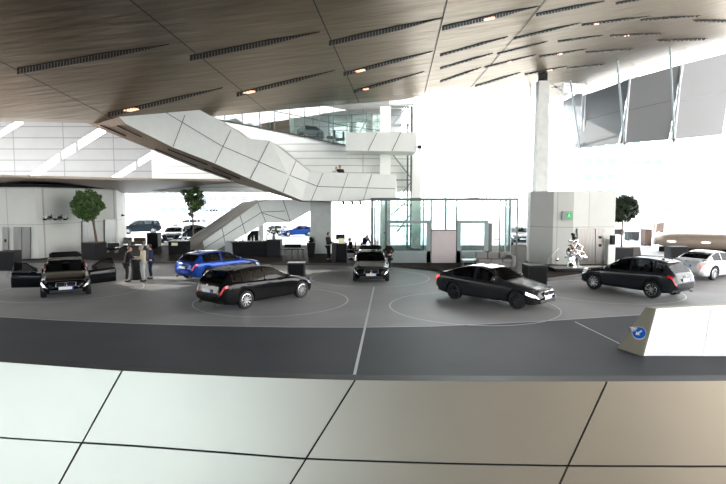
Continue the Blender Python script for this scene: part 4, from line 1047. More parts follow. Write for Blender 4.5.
    for x in (xf, xr):
        for s in (-1, 1):
            we = empty('wheel', (x, s * (W - .115), r), 0); we.parent = root; we.rotation_euler = (0, 0, 0 if s > 0 else math.pi)
            mobj('tyre', m1, we); mobj('rim', m2, we); mobj('brake_disc', m3, we)
    # front: grille kidneys, plate, emblem, lower intake
    gz = .60 if typ not in ('suv', 'van') else .74
    for s in (-1, 1):
        g_ = B(); box(g_, (L / 2 - .005, s * .19, gz), (.07, .33, .17), bev=.03); go = obj('grille', g_, 'black_gloss', root)
        g_ = B(); tubep(g_, [(L / 2 + .03, s * .19 + y, gz + z) for y, z in ((-.165, -.07), (-.14, .085), (.14, .085), (.165, .06), (.15, -.085), (-.14, -.085))], .010, 6, closed=True); obj('chrome_ring', g_, 'chrome', go)
    g_ = B(); box(g_, (L / 2 - .03, 0, zb + .12), (.08, 1.15, .14), bev=.03); obj('lower_intake', g_, 'car_trim', root)
    for x, s, z in ((L / 2 + .02, 1, gz - .16), (-L / 2 - .012, -1, .72 if typ in ('sedan', 'wagon', 'coupe', 'hatch') else .82)):
        p_ = B(); box(p_, (x, 0, z), (.02, .52, .115)); po = obj('number_plate', p_, 'plate_white', root)
        p_ = B(); box(p_, (x + s * .008, s * .24, z), (.02, .045, .115)); obj('blue_band', p_, 'plate_blue', po)
    if detail:
        for x, z, sgn, tilt in ((L / 2 - .05, smooth(T['top'], .05) + .045, 1, 40), (-L / 2 + .01, (.98 if typ != 'suv' else 1.02) - .06, -1, 80)):
            q = Matrix.Translation((x, 0, z)) @ Matrix.Rotation(math.radians(tilt) * sgn, 4, 'Y')
            e = B(); bmesh.ops.create_cone(e, cap_ends=True, segments=20, radius1=.042, radius2=.042, depth=.012, matrix=q)
            eo = obj('emblem', e, 'black_gloss', root)
            for h, mm in ((0, 'sign_white'), (1, 'sign_blue')):
                e = B()
                for qd_ in (h, h + 2):
                    a0 = qd_ * math.pi / 2; e.faces.new([e.verts.new(q @ V(0, 0, .0075))] + [e.verts.new(q @ V(.027 * math.cos(a0 + k * math.pi / 8), .027 * math.sin(a0 + k * math.pi / 8), .0075)) for k in range(5)])
                obj('emblem_quarters', e, mm, eo)
        e = B(); prism(e, [V(-L / 2 + (1.05 if typ != 'sedan' else 1.6), -.012, H - .03), V(-L / 2 + (.9 if typ != 'sedan' else 1.42), -.012, H - .06), V(-L / 2 + (.92 if typ != 'sedan' else 1.45), -.012, H + .03)], (0, .024, 0)); obj('antenna_fin', e, paint, root)
        if typ in ('wagon', 'suv'):
            for s in (-1, 1):
                e = B(); yy = s * (W * .62); tubep(e, [(L / 2 - 1.95, yy, H - .1), (L / 2 - 2.2, yy, H - .005), (L / 2 - 3.1, yy, H + .02), (L / 2 - 3.75, yy, H - .02), (L / 2 - 3.95, yy, H - .09)], .018, 6); obj('roof_rail', e, 'steel', root)
        e = B()
        for s in (-1, 1):
            bar(e, (-L / 2 + .1, s * .5, zb + .07), (-L / 2 - .02, s * .5, zb + .07), .035, 10)
        obj('exhaust_pipe', e, 'steel', root)
    if open_boot: pass
    return root
def by_wheels(fpx, rpx, typ, side):
    """side +1: camera sees the car's left wheels, -1: its right wheels"""
    T = TYPES[typ]; f, r_ = G(*fpx), G(*rpx); d = (f - r_); h = math.atan2(d.y, d.x); dn = d.normalized(); left = V(-dn.y, dn.x, 0)
    W = T['W'] / 2 - .08
    mid = (f + r_) / 2 - left * side * W
    # axle midpoint offset from centre
    ax = T['L'] / 2 - T['fo'] - T['wb'] / 2
    return mid - dn * ax, h, d.length / T['wb']
def front_at(px, py, px2, py2, typ, h_override=None):
    pass
def car_w(typ, fpx, rpx, side, paint, label, **k):
    loc, h, sc = by_wheels(fpx, rpx, typ, side); print('CAR', label, 'scale', round(sc, 3), 'heading', round(math.degrees(h)), loc)
    sc = max(.92, min(1.07, sc)); loc = V(loc.x, loc.y, k.pop('z', .006))
    return make_car(typ, paint, label, loc, h, scale=sc, **k)
def car_at(typ, px, py, deg, paint, label, anchor='front', z=.006, **k):
    T = TYPES[typ]; p = G(px, py); h = math.radians(deg); d = V(math.cos(h), math.sin(h), 0)
    c = p - d * T['L'] / 2 if anchor == 'front' else (p + d * T['L'] / 2 if anchor == 'rear' else p)
    return make_car(typ, paint, label, V(c.x, c.y, z), h, **k)
car_w('wagon', (301, 297.8), (245.5, 309), -1, 'paint_black', 'glossy black estate car with silver wheels, seen from behind at an angle')
car_w('sedan', (516.6, 309.2), (454.2, 299.2), -1, 'paint_grey', 'dark grey saloon with black wheels and lit lamps, somebody at the wheel', dark_rims=True, lights=True, tail_lit=True)
car_w('suv', (593.2, 289.2), (651.2, 298.4), 1, 'paint_sapphire', 'dark grey compact off-roader with silver roof rails beside the lift block', dark_rims=False, tail_lit=False)
car_at('coupe', 685, 279.5, 28, 'paint_white', 'white coupe with red tail lamps, cut by the edge of the picture', anchor='rear', tail_lit=True)
car_at('hatch', 183, 282.3, 52, 'paint_blue', 'bright blue hatchback behind the black estate car', anchor='rear')
car_at('sedan', 66.5, 299, -61, 'paint_black', 'black saloon facing us with both front doors and the boot open', open_doors=True, open_boot=True)
car_at('sedan', 371.3, 284, -90.5, 'paint_black', 'black saloon facing us with only its boot open, by the desk', open_boot=True, scale=.96)
car_at('van', 141, 233.5, 205, 'paint_teal', 'dark people carrier parked by the slim concrete column', anchor='centre', detail=False, scale=1)
car_at('sedan', 170.5, 243.5, -80, 'paint_teal', 'dark saloon parked between the black box and the small leafy tree', detail=False)
car_at('coupe', 298, 236, 200, 'paint_blue', 'blue low car parked in the light beyond the lower staircase', anchor='centre', detail=False, scale=.85)
car_at('hatch', 274, 235, 160, 'paint_white', 'white small car half hidden under the lower staircase', anchor='centre', detail=False, scale=.8)
car_at('wagon', 190, 229.5, 170, 'paint_white', 'white car parked outside behind the small leafy tree', anchor='centre', detail=False, z=0)
car_at('sedan', 189, 238.5, 200, 'paint_teal', 'dark saloon behind the small leafy tree, in front of the white car', anchor='centre', detail=False)
car_at('suv', 523, 246, -95, 'paint_black', 'dark car behind the glass pavilion, next to the pale lift block', detail=False)
# ------------------------------------------------------------------ people
def skin_mesh(name, verts, edges, radii, m, parent=None, sub=2, root=0, extra=None):
    me = bpy.data.meshes.new(name); me.from_pydata([tuple(v) for v in verts], edges, [])
    o = bpy.data.objects.new('tmp', me); COL.objects.link(o)
    md = o.modifiers.new('s', 'SKIN'); 
    for i, r in enumerate(radii):
        sv = me.skin_vertices[0].data[i]; sv.radius = (r, r) if not isinstance(r, tuple) else r; sv.use_root = i in (root if isinstance(root, (list, tuple)) else (root,))
    md.use_smooth_shade = True
    sb = o.modifiers.new('u', 'SUBSURF'); sb.levels = sub; sb.render_levels = sub
    me2 = bake(o); bpy.data.objects.remove(o)
    if extra is not None:
        b = bmesh.new(); b.from_mesh(me2); extra(b); b.to_mesh(me2); b.free()
        for p in me2.polygons: p.use_smooth = True
    me2.materials.clear(); me2.name = name
    return obj(name, me2, m, parent)
def person(label, loc, face, height=1.75, hair='hair_dark', top='cloth_black', bottom='cloth_black', pose=None, group=None, coat=False, long_hair=False, skirt=False, legs=True):
    """local frame: +Y forward, +X to the person's right-hand side; face = world heading of the gaze in degrees"""
    P0 = dict(lean=0.0, le=(-.26, .0, 1.14), re=(.26, .0, 1.14), lw=(-.27, .12, .90), rw=(.27, .12, .90), lk=(-.10, .03, .50), rk=(.10, .03, .50), la=(-.11, -.02, .09), ra=(.11, -.02, .09), pz=.95, py=0.0, nod=.0)
    P0.update(pose or {})
    k = height / 1.75
    r = empty('person', loc, math.radians(face - 90), label, 'person', group); r.scale = (k, k, k)
    pz = P0['pz']; ln = P0['lean']; py = P0['py']
    def tp(x, y, z):  # torso point, leaned about the pelvis
        dz = z - .95; return V(x, py + y * math.cos(ln) + dz * math.sin(ln), pz + dz * math.cos(ln) - y * math.sin(ln))
    dzp = pz - .95
    def arm(key):
        a = V(*P0[key]); dz = a.z - .95
        return V(a.x, py + a.y + max(0, dz) * math.sin(ln) * (1 if dz > 0 else 0), pz + dz * (math.cos(ln) if dz > 0 else 1)) if key not in ('lw', 'rw') or True else a
    LS, RS = tp(-.185, 0, 1.43), tp(.185, 0, 1.43)
    LE, RE, LW, RW = arm('le'), arm('re'), arm('lw'), arm('rw')
    LK, RK, LA, RA = V(*P0['lk']), V(*P0['rk']), V(*P0['la']), V(*P0['ra'])
    head = tp(0, .03 + P0['nod'] * .06, 1.635 - P0['nod'] * .02)
    vs = [tp(0, 0, .95), tp(0, .01, 1.12), tp(0, 0, 1.32), tp(0, -.01, 1.45), tp(0, .0, 1.53), LS, LE, LW, RS, RE, RW, tp(-.09, 0, .90), LK, LA, LA + V(0, .16, -.05), tp(.09, 0, .90), RK, RA, RA + V(0, .16, -.05)]
    ed = [(0, 1), (1, 2), (2, 3), (3, 4), (3, 5), (5, 6), (6, 7), (3, 8), (8, 9), (9, 10), (0, 11), (11, 12), (12, 13), (13, 14), (0, 15), (15, 16), (16, 17), (17, 18)]
    rd = [(.14, .10), (.125, .09), (.15, .105), (.09, .07), .055, .062, .045, .03, .062, .045, .03, .085, .055, .038, .032, .085, .055, .038, .032]
    # hands
    for (wi, ei, sg) in ((7, 6, -1), (10, 9, 1)):
        d = (vs[wi] - vs[ei]).normalized(); side = d.cross(V(0, 0, 1)); side = side.normalized() if side.length > .2 else V(0, 1, 0); dn = d.cross(side).normalized()
        pi = len(vs); vs.append(vs[wi] + d * .07); ed.append((wi, pi)); rd.append((.036, .018))
        for f_i, (off, ln_) in enumerate(((-.026, .062), (-.009, .072), (.009, .068), (.026, .052))):
            a_ = len(vs); vs += [vs[pi] + side * off + d * .025, vs[pi] + side * off + d * (.025 + ln_ * .5) - dn * .004, vs[pi] + side * off * 1.05 + d * (.025 + ln_) - dn * .018]
            ed += [(pi, a_), (a_, a_ + 1), (a_ + 1, a_ + 2)]; rd += [.010, .009, .008]
        a_ = len(vs); vs += [vs[wi] + side * -.035 + d * .04, vs[wi] + side * -.055 + d * .075]; ed += [(wi, a_), (a_, a_ + 1)]; rd += [.012, .009]
    def headgeo(b):
        ball(b, head, .1, (.78, .95, 1.16), seg=16)
        ball(b, head + V(0, .03, -.07), .06, (.85, .9, .8), seg=10)
        bar(b, head + V(0, .085, .01), head + V(0, .118, -.025), .008, 6, r2=.016)
        for s in (-1, 1):
            ball(b, head + V(s * .08, -.005, -.01), .026, (.35, .8, 1.2), seg=8)
            ball(b, head + V(s * .03, .086, .012), .012, seg=8)
        ball(b, head + V(0, .088, -.055), .02, (1.2, .45, .35), seg=8)
    body = skin_mesh('body', vs, ed, rd, 'skin', r, 1, 0, headgeo)
    e = B()
    for s in (-1, 1): ball(e, head + V(s * .03, .094, .012), .007, seg=6)
    obj('pupils', e, 'hair_dark', body)
    # hair
    hb = B(); ball(hb, head + V(0, -.012, .022), .108, (.82, .98, 1.12), seg=16)
    bmesh.ops.delete(hb, geom=[v for v in hb.verts if (v.co.y - head.y > .055 and v.co.z - head.z < .07) or v.co.z - head.z < (-.16 if long_hair else -.05)], context='VERTS')
    if long_hair: ball(hb, head + V(0, -.05, -.10), .085, (1, .6, 1.5))
    obj('hair', hb, hair, r, smooth=True)
    # jacket / shirt
    tv = [tp(0, 0, .93), tp(0, .01, 1.12), tp(0, 0, 1.32), tp(0, -.01, 1.44), tp(0, -.005, 1.49), LS, LE, LE.lerp(LW, .9), RS, RE, RE.lerp(RW, .9)]
    te = [(0, 1), (1, 2), (2, 3), (3, 4), (3, 5), (5, 6), (6, 7), (3, 8), (8, 9), (9, 10)]
    tr = [(.175, .135), (.155, .12), (.18, .135), (.12, .09), .07, .085, .062, .048, .085, .062, .048]
    if coat:
        tv.append(tp(0, 0, .62) if ln < .3 else tp(0, 0, .75)); te.append((0, 11)); tr.append((.20, .15))
    skin_mesh('jacket', tv, te, tr, top, r, 1, 2)
    # trousers
    bv = [tp(0, 0, .97), tp(-.09, 0, .88), LK, LA + V(0, 0, .03), tp(.09, 0, .88), RK, RA + V(0, 0, .03)]
    be = [(0, 1), (1, 2), (2, 3), (0, 4), (4, 5), (5, 6)]
    skin_mesh('trousers', bv, be, [(.16, .125), .11, .078, .062, .11, .078, .062], bottom, r, 1, 0)
    if legs:
        for A in (LA, RA):
            sb = B(); ball(sb, A + V(0, .06, -.045), .1, (.5, 1.45, .45)); obj('shoe', sb, 'shoe', r, smooth=True)
    return r
def on(px, py, z=.15): return G(px, py, z)
Z0 = .006
def gfl(px, py): p = G(px, py, 0); return V(p.x, p.y, Z0)
person('person in long black coat leaning on the cloth-covered high table', gfl(127, 282), 20, 1.72, 'hair_brown', 'cloth_black', 'cloth_black', dict(lean=.22, re=(.26, .2, 1.18), rw=(.15, .48, 1.12), le=(-.26, .18, 1.18), lw=(-.12, .46, 1.12)), coat=True)
person('person in a beige jacket and pale trousers standing at the black cloth-covered high table', gfl(144, 281.8), 200, 1.78, 'hair_grey', 'cloth_beige', 'cloth_pale', dict(re=(.28, .1, 1.16), rw=(.12, .35, 1.14), le=(-.28, .08, 1.16), lw=(-.15, .34, 1.12), nod=1), coat=True)
person('person in dark navy jacket behind the beige-jacketed one', gfl(151, 279.0), 195, 1.74, 'hair_dark', 'cloth_navy', 'cloth_navy')
person('person in black standing at the near side of the dark desk, arms forward', on(328.3, 260.6), -20, 1.76, 'hair_dark', pose=dict(rw=(.18, .36, 1.10), lw=(-.16, .36, 1.10), re=(.26, .06, 1.14), le=(-.26, .06, 1.14)))
person('person in black seated on the office chair behind the desk', on(351.5, 259.0), 190, 1.74, 'hair_brown', pose=dict(pz=.58, lean=.15, lk=(-.12, .44, .50), rk=(.12, .44, .50), la=(-.12, .42, .09), ra=(.12, .42, .09), rw=(.18, .42, 1.12), lw=(-.18, .42, 1.12), re=(.26, .12, 1.1), le=(-.26, .12, 1.1)))
person('person in pale shirt bending forward beside the boot of the car at the desk', on(363.5, 258.0), -60, 1.72, 'hair_dark', 'cloth_navy', 'cloth_black', dict(lean=.75, rw=(.2, .5, .95), lw=(-.2, .5, .95), re=(.26, .3, 1.12), le=(-.26, .3, 1.12)))
person('person with brown hair standing directly behind the raised boot lid', gfl(376.5, 268.6), 250, 1.6, 'hair_brown', 'cloth_black', 'cloth_black', dict(lean=.15))
person('person in black, hand on hip, beside the raised boot lid and pavilion', gfl(389, 270.3), 215, 1.62, 'hair_brown', pose=dict(le=(-.42, -.02, 1.2), lw=(-.24, .12, 1.02), re=(.30, .12, 1.16), rw=(.14, .34, 1.05)))
# driver in the grey saloon and people up on the landing
for px, hh, hr_, tp__, lb in ((336.3, 1.66, 'hair_brown', 'cloth_pale', 'smaller of two people looking over the white landing balustrade'), (340.0, 1.78, 'hair_dark', 'cloth_black', 'taller dark-haired one of two people on the white landing')):
    p = D(px, 170, 36.5); person(lb, V(p.x, p.y, lz + .0), -90, hh, hr_, tp__, 'cloth_black', group='people on the landing')
# ------------------------------------------------------------------ furniture
def lab(o, label, cat, group=None): return tag(o, label, cat, group)
# high table with cloth
p = gfl(136, 279.5); t = empty('high_table', p, 0, 'round high table under a black floor-length cloth, between the standing people', 'table')
bm = B(); lathe(bm, [(.0, 1.10), (.26, 1.10), (.27, 1.07), (.22, .8), (.20, .5), (.25, .1), (.29, 0), (.0, 0)], 22); obj('tablecloth', bm, 'cloth_black', t, smooth=True)
bm = B(); bar(bm, (0, 0, 1.1), (0, 0, 1.125), .27, 24); obj('tabletop', bm, 'top_grey', t)
def crate(name, px0, px1, pyb, h, dpt, label, z=.15, m='charcoal', front_inset=True, ang=0.0, top=None):
    a, b = G(px0, pyb, z), G(px1, pyb, z); wd = (b - a).length; c = (a + b) / 2
    r = empty(name, V(c.x, c.y + dpt / 2, z if z else Z0), ang, label, 'display plinth' if name == 'display_plinth' else 'box', None)
    bm = B(); box(bm, (0, 0, h / 2), (wd, dpt, h), bev=.015); obj('body', bm, m, r)
    if front_inset:
        bm = B(); box(bm, (0, -dpt / 2 - .005, h / 2), (wd * .86, .02, h * .86), bev=.004); obj('front_panel', bm, 'black_matt', r)
    bm = B(); box(bm, (0, 0, h + .012), (wd + .02, dpt + .02, .025), bev=.006); obj('top_plate', bm, top or 'anthracite', r)
    return r
crate('display_plinth', 527.3, 547, 286, .92, .9, 'black box plinth in front of the pale lift block, its top level with the sofa', z=0)
crate('display_plinth', 287.5, 304.5, 278.3, .76, .55, 'black box plinth with light rim beside the bonnet of the black estate car', z=0, m='anthracite', top='top_grey')
crate('display_plinth', -1, 14.5, 271, 1.08, .7, 'dark box plinth at the picture edge beside the steel lift doors', z=0)
crate('display_plinth', 147, 158, 247.2, 1.12, .8, 'black box plinth behind the standing group, near the small leafy tree', m='charcoal')
crate('display_plinth', 670.5, 688, 259.5, .82, .8, 'dark box plinth in front of the long silver counter', z=0)
# trees
def tree(label, base, planter, crown_r, crown_z, trunk_r, leaf, nleaf, shape=(1, 1, 1), lsize=.11, group=None, lean=0.0, seed=1, open_=False, pl=None):
    rnd = random.Random(seed)
    r = empty('potted_tree', base, 0, label, 'tree', group)
    ph = planter[1]
    bm = B(); n_ = planter[2]
    if n_ == 6:
        lathe(bm, [(planter[0], 0), (planter[0], ph), (planter[0] * .92, ph), (planter[0] * .92, ph - .06), (0, ph - .06)], 6)
    else: box(bm, (0, 0, ph / 2), (planter[0] * 2, planter[0] * 2, ph), bev=.02)
    obj('planter', bm, pl or 'charcoal', r)
    bm = B(); box(bm, (0, 0, ph + .005), (planter[0] * (1.2 if n_ == 6 else 1.85),) * 2 + (.02,)); obj('soil', bm, 'bark', r)
    bm = B(); top = V(lean * .5, 0, crown_z)
    tubep(bm, [(lean * -.3, 0, ph - .1), (lean * -.1, .02, ph + (crown_z - ph) * .4), (lean * .1, -.02, crown_z - crown_r * .5), top], [trunk_r * 1.2, trunk_r, trunk_r * .9, trunk_r * .5], 8)
    for i in range(12):
        a = rnd.uniform(0, 6.28); e_ = rnd.uniform(-.2, 1.2); d = V(math.cos(a) * math.cos(e_), math.sin(a) * math.cos(e_), math.sin(e_))
        s0 = V(lean * .2, 0, crown_z - crown_r * rnd.uniform(.1, .6)); bar(bm, s0, s0 + d * crown_r * .8, trunk_r * .35, 6, r2=trunk_r * .1)
    obj('trunk', bm, 'bark', r, smooth=True)
    bm = B(); clusters = []
    for i in range(80 if not open_ else 26):
        d = V(rnd.gauss(0, 1), rnd.gauss(0, 1), rnd.gauss(0, 1)).normalized()
        if not open_: zz = 1 - 2 * (i + .5) / 80; aa = i * 2.39996; d = V(math.sqrt(1 - zz * zz) * math.cos(aa), math.sqrt(1 - zz * zz) * math.sin(aa), zz)
        rr = crown_r * (rnd.uniform(.45, .84) if not open_ else rnd.uniform(.3, .85)); clusters.append((V(d.x * shape[0], d.y * shape[1], d.z * shape[2]) * rr, crown_r * (.24 if not open_ else .26)))
    for i in range(nleaf):
        c, cr_ = rnd.choice(clusters); d = V(rnd.gauss(0, 1), rnd.gauss(0, 1), rnd.gauss(0, 1)).normalized()
        p = c + d * cr_ * rnd.uniform(.5, 1) + V(lean * .5, 0, crown_z)
        a = V(rnd.gauss(0, 1), rnd.gauss(0, 1), rnd.gauss(0, 1)).normalized(); b = a.cross(d); 
        if b.length < .1: continue
        b.normalize(); s = lsize * rnd.uniform(.7, 1.3); f1 = [p - a * s, p + b * s * .42 + d * s * .12, p + a * s, p - b * s * .42 + d * s * .12]
        fc = bm.faces.new([bm.verts.new(q) for q in f1]); fc.material_index = 1 if rnd.random() < .25 else 0
    obj('crown', bm, [leaf, 'leaf_light' if leaf == 'leaf_green' else leaf], r)
    return r
b0_ = G(88.2, 258.5, .15)
tree('green round-crowned tree in a hexagonal dark planter before the lift block', b0_ + V(0, .8, 0), (.85, .98, 6), 1.08, 3.42, .075, 'leaf_green', 6500, seed=3, lean=-.7)
b1_ = G(189.5, 249, .15)
tree('small loose leafy tree in the light behind the dark cabinet', b1_ + V(0, 1, 0), (.35, .5, 4), 1.2, 3.75, .06, 'leaf_green', 2600, shape=(.78, .8, 1.15), open_=True, seed=5, lsize=.12)
b2_ = G(625.5, 262.5, .0)
tree('dark round-crowned tree in a black square planter beside the lift block', V(b2_.x, b2_.y + .6, Z0), (.52, .9, 4), .98, 3.35, .055, 'leaf_dark', 6500, seed=8, shape=(1, 1, .95))
p = G(311.2, 257, .15); r = empty('potted_plant', p, 0, 'tall tapering black pot with a low dark plant beside the square column', 'plant')
bm = B(); loft(bm, [[V(sx * w_, sy * w_, z) for sx, sy in ((-1, -1), (1, -1), (1, 1), (-1, 1))] for w_, z in ((.17, 0), (.27, .95))]); obj('pot', bm, 'charcoal', r)
bm = B(); rnd = random.Random(4)
for i in range(160):
    a = rnd.uniform(0, 6.28); e_ = rnd.uniform(.3, 1.4); l_ = rnd.uniform(.2, .55); d = V(math.cos(a) * math.cos(e_), math.sin(a) * math.cos(e_), math.sin(e_)); s = d.cross(V(0, 0, 1)).normalized() * .035
    q = V(0, 0, .93); quad(bm, q, q + d * l_ * .5 + s, q + d * l_, q + d * l_ * .5 - s)
obj('leaves', bm, 'leaf_dark', r)
# dark cabinet by the small tree
a, b = G(168.5, 254.5, .15), G(187, 254.5, .15); c = (a + b) / 2
r = empty('service_cabinet', c + V(0, .4, 0), 0, 'dark cabinet with cluttered pale top beside the foot of the lower staircase', 'cabinet')
bm = B(); box(bm, (0, 0, .45), ((b - a).length, .8, .9), bev=.02); obj('body', bm, 'black_matt', r)
bm = B(); box(bm, (-.2, -.41, .72), (.42, .02, .2)); obj('lit_label', bm, 'paper', r)
bm = B(); box(bm, (0, 0, .93), ((b - a).length + .1, .9, .05), bev=.01); obj('top_plate', bm, 'top_grey', r)
for i in range(3):
    q = c + V(-.35 + .32 * i, .3, .955); o = empty('paper_stack', q, .2 * i, 'small pale stack of leaflets on the dark cabinet, ' + ['end nearest the group of people', 'middle one', 'end nearest the stair'][i], 'paper stack', 'leaflet stacks on the cabinet')
    bm = B(); box(bm, (0, 0, .03), (.22, .3, .06)); obj('leaflets', bm, 'white_plastic', o); bm = B(); box(bm, (0, -.01, .0), (.25, .34, .012)); obj('tray', bm, 'steel', o)
# low benches left by the lift block
for i, (x0, x1, y) in enumerate(((104, 115.5, 253), (117, 129, 246), (131, 143, 246.5))):
    a, b = G(x0, y, .15), G(x1, y, .15); c = (a + b) / 2; wd = (b - a).length
    r = empty('lounge_bench', c, 0, ['low black leather seat beside the hexagonal planter', 'low grey lounge bench near the corner of the lift block', 'low brown lounge bench closer to the black box plinth'][i], 'bench')
    bm = B(); box(bm, (0, .3, .3), (wd, .7, .22), bev=.05); obj('seat', bm, ['black_gloss', 'sofa_grey', 'brown_dark'][i], r)
    bm = B(); box(bm, (0, .6, .5), (wd, .16, .35), bev=.05); obj('backrest', bm, ['black_gloss', 'sofa_grey', 'brown_dark'][i], r)
    for sx in (-1, 1):
        bm = B(); box(bm, (sx * (wd / 2 - .06), .3, .1), (.06, .6, .2)); obj('leg', bm, 'steel_dark', r)
# bar counter
a, b = G(226.5, 256.5, .15), G(281.5, 256.0, .15); wd = b.x - a.x; hc = 1.12
r = empty('bar_counter', V(a.x, a.y, .15), 0, 'long black bar counter beneath the lower staircase', 'bar counter')
bm = B(); prism(bm, [V(.5, 0, 0), V(wd - .9, 0, 0), V(wd - .9, 0, hc - .15), V(.4, 0, hc - .2)], (0, .9, 0)); obj('body', bm, 'black_matt', r)
bm = B(); box(bm, (wd - .45, .35, hc / 2), (.9, 1.0, hc), bev=.01); obj('end_block', bm, 'charcoal', r)
bm = B(); prism(bm, [V(.3, -.06, hc - .2), V(wd - .9, -.06, hc - .15), V(wd - .9, -.06, hc - .09), V(.3, -.06, hc - .14)], (0, 1, 0)); obj('worktop', bm, 'anthracite', r)
bm = B(); box(bm, (.15, .45, .5), (.5, .9, 1.0), bev=.01); obj('side_panel', bm, 'top_grey', r)
rnd = random.Random(12)
for i in range(9):
    x = a.x + .75 + i * .27; y = a.y + .2 + .3 * (i % 2); h = .3 + .12 * ((i * 7) % 3)
    o = empty('glass_bottle', V(x, y, .15 + hc - .14), 0, 'pale bottle standing on the stair end of the black bar counter', 'bottle', 'bottles on the bar counter')
    bm = B(); lathe(bm, [(0, 0), (.05, 0), (.05, h * .6), (.018, h * .75), (.018, h), (0, h)], 10); obj('body', bm, 'white_plastic' if i % 3 else 'paper', o)
    bm = B(); bar(bm, (0, 0, h), (0, 0, h + .03), .02, 8); obj('cap', bm, 'steel', o)
o = empty('flower_vase', V(b.x - .5, a.y + .3, .15 + hc), 0, 'glass vase of dark flowers on the end block of the bar counter', 'vase')
bm = B(); lathe(bm, [(0, 0), (.09, 0), (.12, .15), (.08, .32), (0, .32)], 12); obj('vase', bm, 'top_grey', o)
bm = B()
for i in range(26):
    aa = rnd.uniform(0, 6.28); e_ = rnd.uniform(.5, 1.4); l_ = rnd.uniform(.3, .6); d = V(math.cos(aa) * math.cos(e_), math.sin(aa) * math.cos(e_), math.sin(e_)); bar(bm, (0, 0, .3), V(0, 0, .3) + d * l_, .008, 4); ball(bm, V(0, 0, .3) + d * l_, .06, seg=6)
obj('flowers', bm, 'leaf_dark', o)
# black box under stairs
a = G(253, 240.5, .01); r = empty('dark_booth', a, 0, 'black slanted-top booth under the lower staircase', 'booth')
bm = B(); prism(bm, [V(-.55, 0, 0), V(.5, 0, 0), V(.5, 0, .95), V(-.15, 0, .9), V(-.55, 0, .45)], (0, 1, 0)); obj('body', bm, 'black_matt', r); bm = B(); box(bm, (.0, -.02, .35), (.5, .03, .4)); obj('door_panel', bm, 'charcoal', r)
a = G(261.5, 241, .01); column('support_pier', a, V(a.x, a.y, 2.0), .42, 'short grey pier under the lower staircase beside the black booth')
# bench by pot
a, b = G(283, 255.8, .15), G(304.5, 255.3, .15); r = empty('metal_bench', a, 0, 'slim metal-legged bench with black cushion between bar and tall pot', 'bench'); wd = b.x - a.x
bm = B(); box(bm, (wd / 2, .3, .44), (wd, .5, .05)); obj('seat', bm, 'anthracite', r)
bm = B(); box(bm, (wd * .42, .55, .62), (wd * .8, .3, .22), bev=.05); obj('cushion', bm, 'black_matt', r)
for x in (.1, wd * .4, wd * .7, wd - .1):
    bm = B(); bar(bm, (x, .1, 0), (x, .1, .42), .018); bar(bm, (x, .5, 0), (x, .5, .42), .018); bar(bm, (x, .1, .03), (x, .5, .03), .015); obj('leg', bm, 'steel_dark', r)
# desk
a, b = G(331.5, 262, .15), G(347, 262.3, .15); c = (a + b) / 2; wd = (b - a).length
r = empty('handover_desk', c, 0, 'dark desk counter with monitor where the seated person works', 'desk')
bm = B(); box(bm, (-wd * .3, .4, .55), (wd * .35, .8, 1.1), bev=.02); obj('side_pedestal', bm, 'anthracite', r)
bm = B(); box(bm, (wd * .12, .4, .55), (wd * .7, .8, 1.1), bev=.02); obj('body', bm, 'black_matt', r)
bm = B(); box(bm, (0, .4, 1.12), (wd, .9, .04), bev=.008); obj('desktop', bm, 'charcoal', r)
p = c + V(.05, .7, 1.14)
o = empty('monitor', p, 0, 'black monitor on the dark handover desk', 'monitor')
bm = B(); box(bm, (0, 0, .36), (.56, .05, .34), bev=.01); obj('screen', bm, 'black_gloss', o); bm = B(); bar(bm, (0, .03, .02), (0, .03, .3), .025); box(bm, (0, .03, .01), (.25, .2, .02)); obj('stand', bm, 'black_matt', o)
o = empty('desk_lamp', c + V(0, .75, 1.14), 0, 'thin black desk lamp rising above the monitor', 'lamp')
bm = B(); tubep(bm, [(.3, 0, 0), (.3, 0, .5), (.1, 0, .78), (-.02, 0, .76)], .012, 6); bar(bm, (.3, 0, 0), (.3, 0, .02), .08, 12); obj('arm', bm, 'black_matt', o); bm = B(); bar(bm, (-.02, 0, .77), (-.02, 0, .71), .05, 12, r2=.09); obj('lamp_shade', bm, 'black_matt', o)
o = empty('document_holder', c + V(.12, .15, 1.14), 0, 'yellowish sheets of paper propped up on the handover desk', 'papers')
bm = B(); prism(bm, [V(-.18, 0, .0), V(.18, 0, .0), V(.18, .08, .3), V(-.18, .08, .3)], (0, .02, 0)); obj('sheet', bm, 'paper', o); bm = B(); box(bm, (0, .08, .015), (.4, .22, .03)); obj('holder', bm, 'white_plastic', o)
